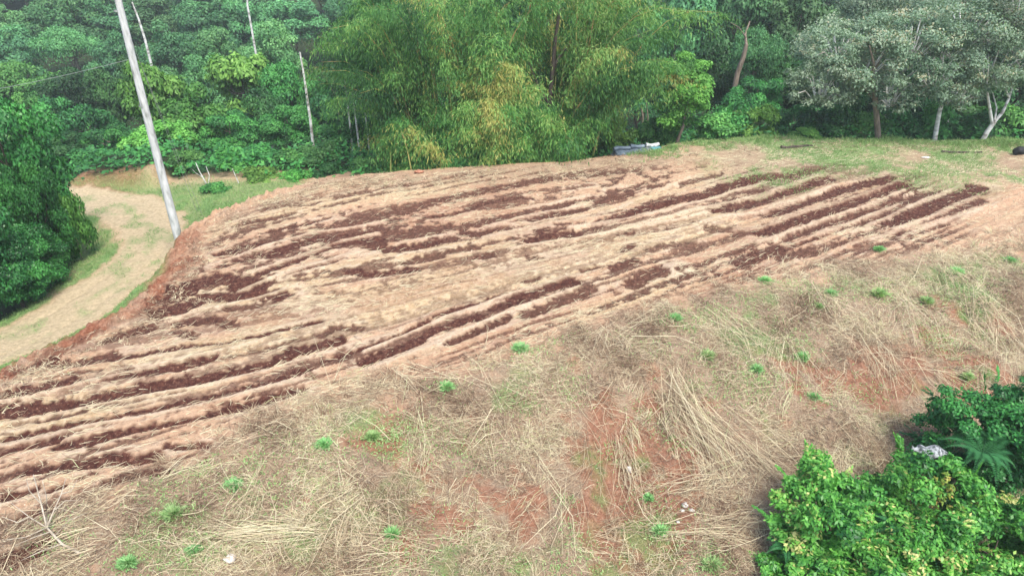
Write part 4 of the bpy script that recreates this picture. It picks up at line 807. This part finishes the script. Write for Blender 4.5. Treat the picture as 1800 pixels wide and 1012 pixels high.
# ------------------------------------------------------------------ weeds
WD = [(785,683,.22,'green weed tuft high on the slope just below the furrow ends'), (570,783,.34,'broad green weed patch left of the long pale stalk'), (655,770,.24,'green weed tuft between the broad patch and the long pale stalk'),
 (340,970,.24,'vivid green round weed at the bottom left beneath the bright straw bundle'), (225,992,.24,'green weed at the bottom edge left of the vivid round weed'), (305,905,.30,'pale green weed patch above the vivid round weed'), (1140,877,.22,'small vivid green weed beside the central fallen straw'),
 (1187,562,.28,'green weed just below the pale soil heap'), (1545,518,.42,'largest bright green weed on the right slope'), (1545,440,.34,'yellow-green weed at the upper rim of the right slope'), (1460,518,.26,'green weed left of the largest bright weed'), (1437,541,.22,'small green weed lower left of the largest bright weed'),
 (1345,495,.24,'pale green weed beside the dark soil patch on the right'), (1330,652,.26,'green weed in the middle of the right slope among straw'), (1243,628,.26,'olive green weed left of the one among straw'), (1410,630,.26,'green weed right of the one among straw'),
 (915,615,.30,'pale green weed at the rim of the slope in the centre'), (1628,532,.28,'blue-green weed right of the largest bright weed'), (1680,480,.32,'green weed near the right rim of the slope'), (1775,460,.34,'bright green weed at the right edge on the slope rim'), (1250,995,.26,'bright green leafy weed at the bottom edge left of the shrubs'),
 (690,940,.2,'green weed below the red soil patch at the bottom'), (410,855,.3,'pale green weed left of the broad patch'), (1700,665,.3,'green weed above the dark shrubs at the right'), (1430,700,.22,'green weed between the straw fans of the right slope'), (1160,935,.2,'green weed low down beside the white fragments')]
for k, (u, v, r, lab) in enumerate(WD):
    g_ = np.random.default_rng(300 + k); x, y, z = hit(u, v); n = int(160 + 1100 * r); vv_ = g_.uniform(.7, 1.5); a = g_.uniform(0, 6.3, n); r = r * g_.uniform(.6, 1.1); rr = r * np.abs(g_.normal(0, .28, n)); el = g_.uniform(.2, 1.3, n)
    P = np.stack([np.cos(a) * rr * 1.3, np.sin(a) * rr, g_.uniform(0, .1, n) * (1.2 - rr / r)], 1); D = np.stack([np.cos(a) * np.cos(el), np.sin(a) * np.cos(el), np.sin(el)], 1)
    V, Fq, T = leaves(P, D, unit(g_.normal(0, .4, (n, 3)) + [0, 0, 1]), vv_ * g_.uniform(.07, .16, n), g_.uniform(.012, .035, n), np.clip(g_.normal(.5 * vv_, .2, n), 0, 1), .15)
    tag(link('weed', mesh_np('weed', V, Fq, M[['leaf_weed', 'leaf_weed_pale'][k % 3 == 2]], {'tint': T}), None, (x, y, z)), lab, 'weed', 'green weeds on the near slope')

# soft green seedlings around and between the weeds
cx = [hit(u, v)[:2] for u, v, _r, _l in WD] + [hit(R.uniform(0, 1300) if q % 3 else R.uniform(1200, 1790), R.uniform(560, 1010) if q % 3 else R.uniform(440, 700))[:2] for q in range(90)]
cr = [r * 1.6 for _u, _v, r, _l in WD] + list(R.uniform(.15, .6, 90)); cnt = [int(620 * r) for r in cr]
x = np.concatenate([a[0] + R.normal(0, r, c) for a, r, c in zip(cx, cr, cnt)]); y = np.concatenate([a[1] + R.normal(0, r * .8, c) for a, r, c in zip(cx, cr, cnt)]); n = len(x)
m = dn_at(x, y) > .2; x, y = x[m], y[m]; n = len(x)
a = R.uniform(0, 6.3, n); el = R.uniform(.1, 1.3, n); D = np.stack([np.cos(a) * np.cos(el), np.sin(a) * np.cos(el), np.sin(el)], 1)
V_, F_, T_ = leaves(np.stack([x, y, zg(x, y) + R.uniform(0, .06, n)], 1), D, unit(R.normal(0, .4, (n, 3)) + [0, 0, 1]), R.uniform(.04, .12, n), R.uniform(.012, .03, n), np.clip(R.normal(.45, .25, n), 0, 1), .1)
tag(link('seedlings', mesh_np('seedlings', V_, F_, M['leaf_weed_pale'], {'tint': T_})), 'fine green seedlings sprouting through the dry grass of the near slope', 'seedlings', kind='stuff')

# ------------------------------------------------------------------ small objects
def lump(r, seed, flat=.6, sub=3, amp=.25):
    import bmesh
    bm = bmesh.new(); bmesh.ops.create_icosphere(bm, subdivisions=sub, radius=1)
    V = np.array([v.co[:] for v in bm.verts]); Fq = np.array([[v.index for v in f.verts] for f in bm.faces]); bm.free()
    k = 1 + amp * (vnoise(V[:, 0] * 1.7 + seed, V[:, 1] * 1.7 + V[:, 2] * 1.3, seed % 6) + .5 * vnoise(V[:, 0] * 4 + V[:, 2] * 3, V[:, 1] * 4 + seed, (seed + 1) % 6))
    return V * k[:, None] * np.array(r) * [1, 1, flat], Fq
def put_lump(name, u, v, r, seed, mat, label, cat, flat=.6, group=None, sink=.3, smooth=False, sub=3):
    x, y, z = hit(u, v); V, Fq = lump(r, seed, flat, sub); V[:, 2] += max(r[2] if len(r) > 2 else r[0], .01) * flat * (1 - sink)
    return tag(link(name, mesh_np(name, V, Fq, M[mat], smooth=smooth), None, (x, y, z)), label, cat, group)
put_lump('clay_clod', 737, 304, (.24, .16, .15), 1, 'clay', 'reddish clay clod on the crest in front of the bamboo', 'clod')
put_lump('stump', 1790, 272, (.27, .22, .24), 3, 'black', 'small black charred stump at the right edge before the tree line', 'stump', flat=1, sink=.25)
put_lump('stone', 405, 985, (.14, .11, .12), 4, 'stone', 'white stone at the bottom left right of the vivid green weed', 'stone')
put_lump('stone', 1105, 829, (.08, .06, .1), 5, 'stone', 'small white stone on the central fallen straw', 'stone', flat=1)
for k, (u, v, r) in enumerate([(1205,888,.11), (1216,897,.09), (1200,897,.07), (1155,930,.10), (1166,940,.07), (1192,917,.06)]):
    put_lump('stone_fragment', u, v, (r, r * .8, r * .5), 6 + k, 'stone', ['angular pale fragment in the little scatter left of the shrubs', 'pale fragment lying alone lower left of the little scatter'][k in (3, 4)], 'stone', flat=.5, group=['pale fragments of the little scatter', 'pale fragments lower left of the scatter'][k in (3, 4)], sub=1)
put_lump('stone', 1640, 250, (.10, .1, .1), 13, 'stone', 'white stone at the foot of the slim white trunk', 'stone')
put_lump('stone', 1628, 278, (.2, .12, .1), 14, 'stone', 'pale flat stone on the far right grass', 'stone', flat=.5)
# fallen dark logs by the far tree line
for k, (u0, v0, u1, v1, r, lab) in enumerate([(1372,262,1428,257,.07,'dark thin log lying on the far grass at the tree line'), (1655,268,1725,270,.06,'brown fallen log on the grass before the forked white tree')]):
    a, b = np.array(hit(u0, v0)), np.array(hit(u1, v1)); s = np.linspace(0, 1, 6)[:, None]; Pq = (b - a) * s; Pq[:, 2] += r + R.normal(0, .03, 6)
    V, Fq, _ = tube(Pq, r * np.linspace(1.1, .6, 6), 7); tag(link('fallen_log', mesh_np('log', V, Fq, M['bark_dark']), None, tuple(a)), lab, 'log')
# dead branch at the lower left
x0, y0, z0 = hit(88, 940); db_ = thing('dead_branch', (x0, y0, z0), 'bleached dead branch with spreading twigs lying over dark soil in the lower left', 'branch')
def dl(pts, r0, r1, nm):
    P = []
    for u, v, h_ in pts:
        x, y, z = hit(u, v); P.append((x - x0, y - y0, z - z0 + h_))
    V, Fq, _ = tube(P, np.linspace(r0, r1, len(P)), 6); link(nm, mesh_np(nm, V, Fq, M['deadwood'], smooth=True), db_)
dl([(142,975,.05),(112,962,.12),(88,938,.2),(82,905,.35),(72,862,.5)], .034, .011, 'limb')
dl([(88,938,.2),(102,915,.3),(118,890,.4),(128,868,.5)], .024, .007, 'limb')
for p in [[(88,938,.2),(60,925,.3),(30,905,.4)], [(88,938,.2),(95,900,.5),(90,878,.6)], [(105,912,.3),(125,902,.4),(150,896,.3)], [(100,950,.15),(130,930,.3),(160,918,.3)], [(88,938,.2),(50,955,.2),(10,960,.2)], [(82,905,.35),(65,890,.5),(60,870,.5)], [(112,962,.12),(80,975,.15),(40,990,.1)], [(118,890,.4),(135,885,.4),(148,870,.5)], [(95,945,.2),(70,960,.3),(35,975,.3)], [(60,925,.3),(40,935,.3),(15,930,.4)]]:
    dl(p, .013, .005, 'twig')
# pale woven sack among the shrubs
x, yy, z = at_y(1640, 792, 12.15); n1, n2 = 28, 14; th = np.linspace(0, 6.283, n1, endpoint=False); ss = np.linspace(-1, 1, n2); V = []
for s in ss:
    e = (1 - abs(s) ** 5) ** .5 + .12
    V += [(s * .34 + .02 * math.sin(9 * t_), .17 * e * math.cos(t_), .11 * e * math.sin(t_) * (1 + .2 * math.sin(5 * s + t_)) + .03 * math.sin(6 * s)) for t_ in th]
Fq = [(i*n1 + j, i*n1 + (j+1) % n1, (i+1)*n1 + (j+1) % n1, (i+1)*n1 + j) for i in range(n2 - 1) for j in range(n1)]
sk = thing('sack', (x, 12.15, z - .05), 'pale woven sack lying between the dark and lime green shrubs', 'sack', rz=-.15)
link('sack_body', mesh_np('sack', V, Fq, M['sack'], smooth=True), sk)
V, Fq, _ = tube([(-.34, 0, .03), (-.40, 0, .04), (-.46, .02, .03)], [.09, .04, .09], 10); link('tied_neck', mesh_np('neck', V, Fq, M['sack'], smooth=True), sk)
# stack of metal sheets behind the crest
p0 = np.array(at_y(1080, 276, 35.0)); p1 = np.array(at_y(1166, 266, 35.9)); ang = math.atan2(p1[1] - p0[1], p1[0] - p0[0]); ctr = (p0 + p1) / 2; zc = float(zg(ctr[0], ctr[1])); 
pit = math.atan2(p1[2] - p0[2], np.hypot(*(p1 - p0)[:2]))
def sheet(L, W, amp, z, bendx=0.0, n=60, th_=.012):
    a = np.linspace(-W / 2, W / 2, n); b = np.linspace(-L / 2, L / 2, 9); A, B = np.meshgrid(a, b); Z = z + amp * np.sin(A / .075 * 6.283) + bendx * (B / L) ** 2
    top = np.stack([B, A, Z], 2).reshape(-1, 3); bot = top - [0, 0, th_]; V = np.vstack([top, bot]); k = len(top); i = (np.arange(8)[:, None] * n + np.arange(n - 1)).ravel()
    f = np.stack([i, i + 1, i + n + 1, i + n], 1); g2 = f[:, ::-1] + k
    e = np.concatenate([np.arange(n - 1), 8 * n + np.arange(n - 1)]); s1 = np.stack([e, e + 1, e + 1 + k, e + k], 1)
    c = np.concatenate([np.arange(8) * n, np.arange(8) * n + n - 1]); s2 = np.stack([c, c + n, c + n + k, c + k], 1); return V, np.vstack([f, g2, s1, s2])
base_z = ctr[2] - .12
mt = link('metal_sheet_stack', None, None, (ctr[0], ctr[1], base_z), (0, -pit, ang)); tag(mt, 'stack of blue-grey corrugated metal sheets lying just behind the crest', 'metal sheets')
for k in range(4):
    V, Fq = sheet(2.9 - .12 * k, 1.3 - .05 * k, .014, .06 + .07 * k, -.12 * (k % 2)); link('sheet', mesh_np('sheet', V, Fq, M['metal'], smooth=False), mt, (R.normal(0, .05), R.normal(0, .04), 0), (.16 * (k == 3), 0, R.normal(0, .03)))
V, Fq = sheet(.7, .9, .012, 0); link('sheet', mesh_np('teal_sheet', V, Fq, M['teal']), mt, (1.15, -.15, .22), (.25, .1, .2))['label'] = 'short teal sheet at the right end'
for k, (xo, L_, r, mat_, lab) in enumerate([(-.85, .95, .11, 'metal', 'left roll of grey sheeting on the metal sheet stack'), (.05, .8, .12, 'metal', 'middle roll of grey sheeting on the metal sheet stack'), (.95, .75, .11, 'concrete', 'whitish bundle at the right end of the metal sheet stack')]):
    s = np.linspace(0, 1, 8); Pq = [(xo + (q - .5) * L_, .38 + .04 * math.sin(4 * q + k), .40 + .03 * math.sin(5 * q + k)) for q in s]
    V, Fq, _ = tube(Pq, r * (1 + .15 * np.sin(s * 9 + k)), 10); c, sn = math.cos(ang), math.sin(ang); V2 = V.copy(); V2[:, 0] = V[:, 0] * c - V[:, 1] * sn; V2[:, 1] = V[:, 0] * sn + V[:, 1] * c; V2[:, 2] += V[:, 0] * math.tan(pit)
    tag(link('sheeting_roll', mesh_np('roll', V2, Fq, M[mat_], smooth=True), None, (ctr[0], ctr[1], base_z)), lab, 'roll', 'rolls on the metal sheet stack')

# ------------------------------------------------------------------ damp air
import bmesh
bm = bmesh.new(); bmesh.ops.create_cube(bm, size=1); me = bpy.data.meshes.new('haze'); bm.to_mesh(me); bm.free()
hm = bpy.data.materials.new('haze'); hm.use_nodes = True; t_ = hm.node_tree; t_.nodes.clear()
pv = t_.nodes.new('ShaderNodeVolumePrincipled'); pv.inputs['Color'].default_value = (.90, 1, .95, 1); pv.inputs['Density'].default_value = .0008; pv.inputs['Anisotropy'].default_value = .2
oo = t_.nodes.new('ShaderNodeOutputMaterial'); t_.links.new(pv.outputs[0], oo.inputs['Volume']); me.materials.append(hm)
zlo = float(gz.min()) - 1; zhi = max(float(gz.max()), 30) + 2
hb = link('haze', me, None, (0, 220, (zlo + zhi) / 2), (0, 0, 0), (820, 580, zhi - zlo)); tag(hb, kind='stuff'); hb['label'] = 'thin pale blue haze over the far slope'
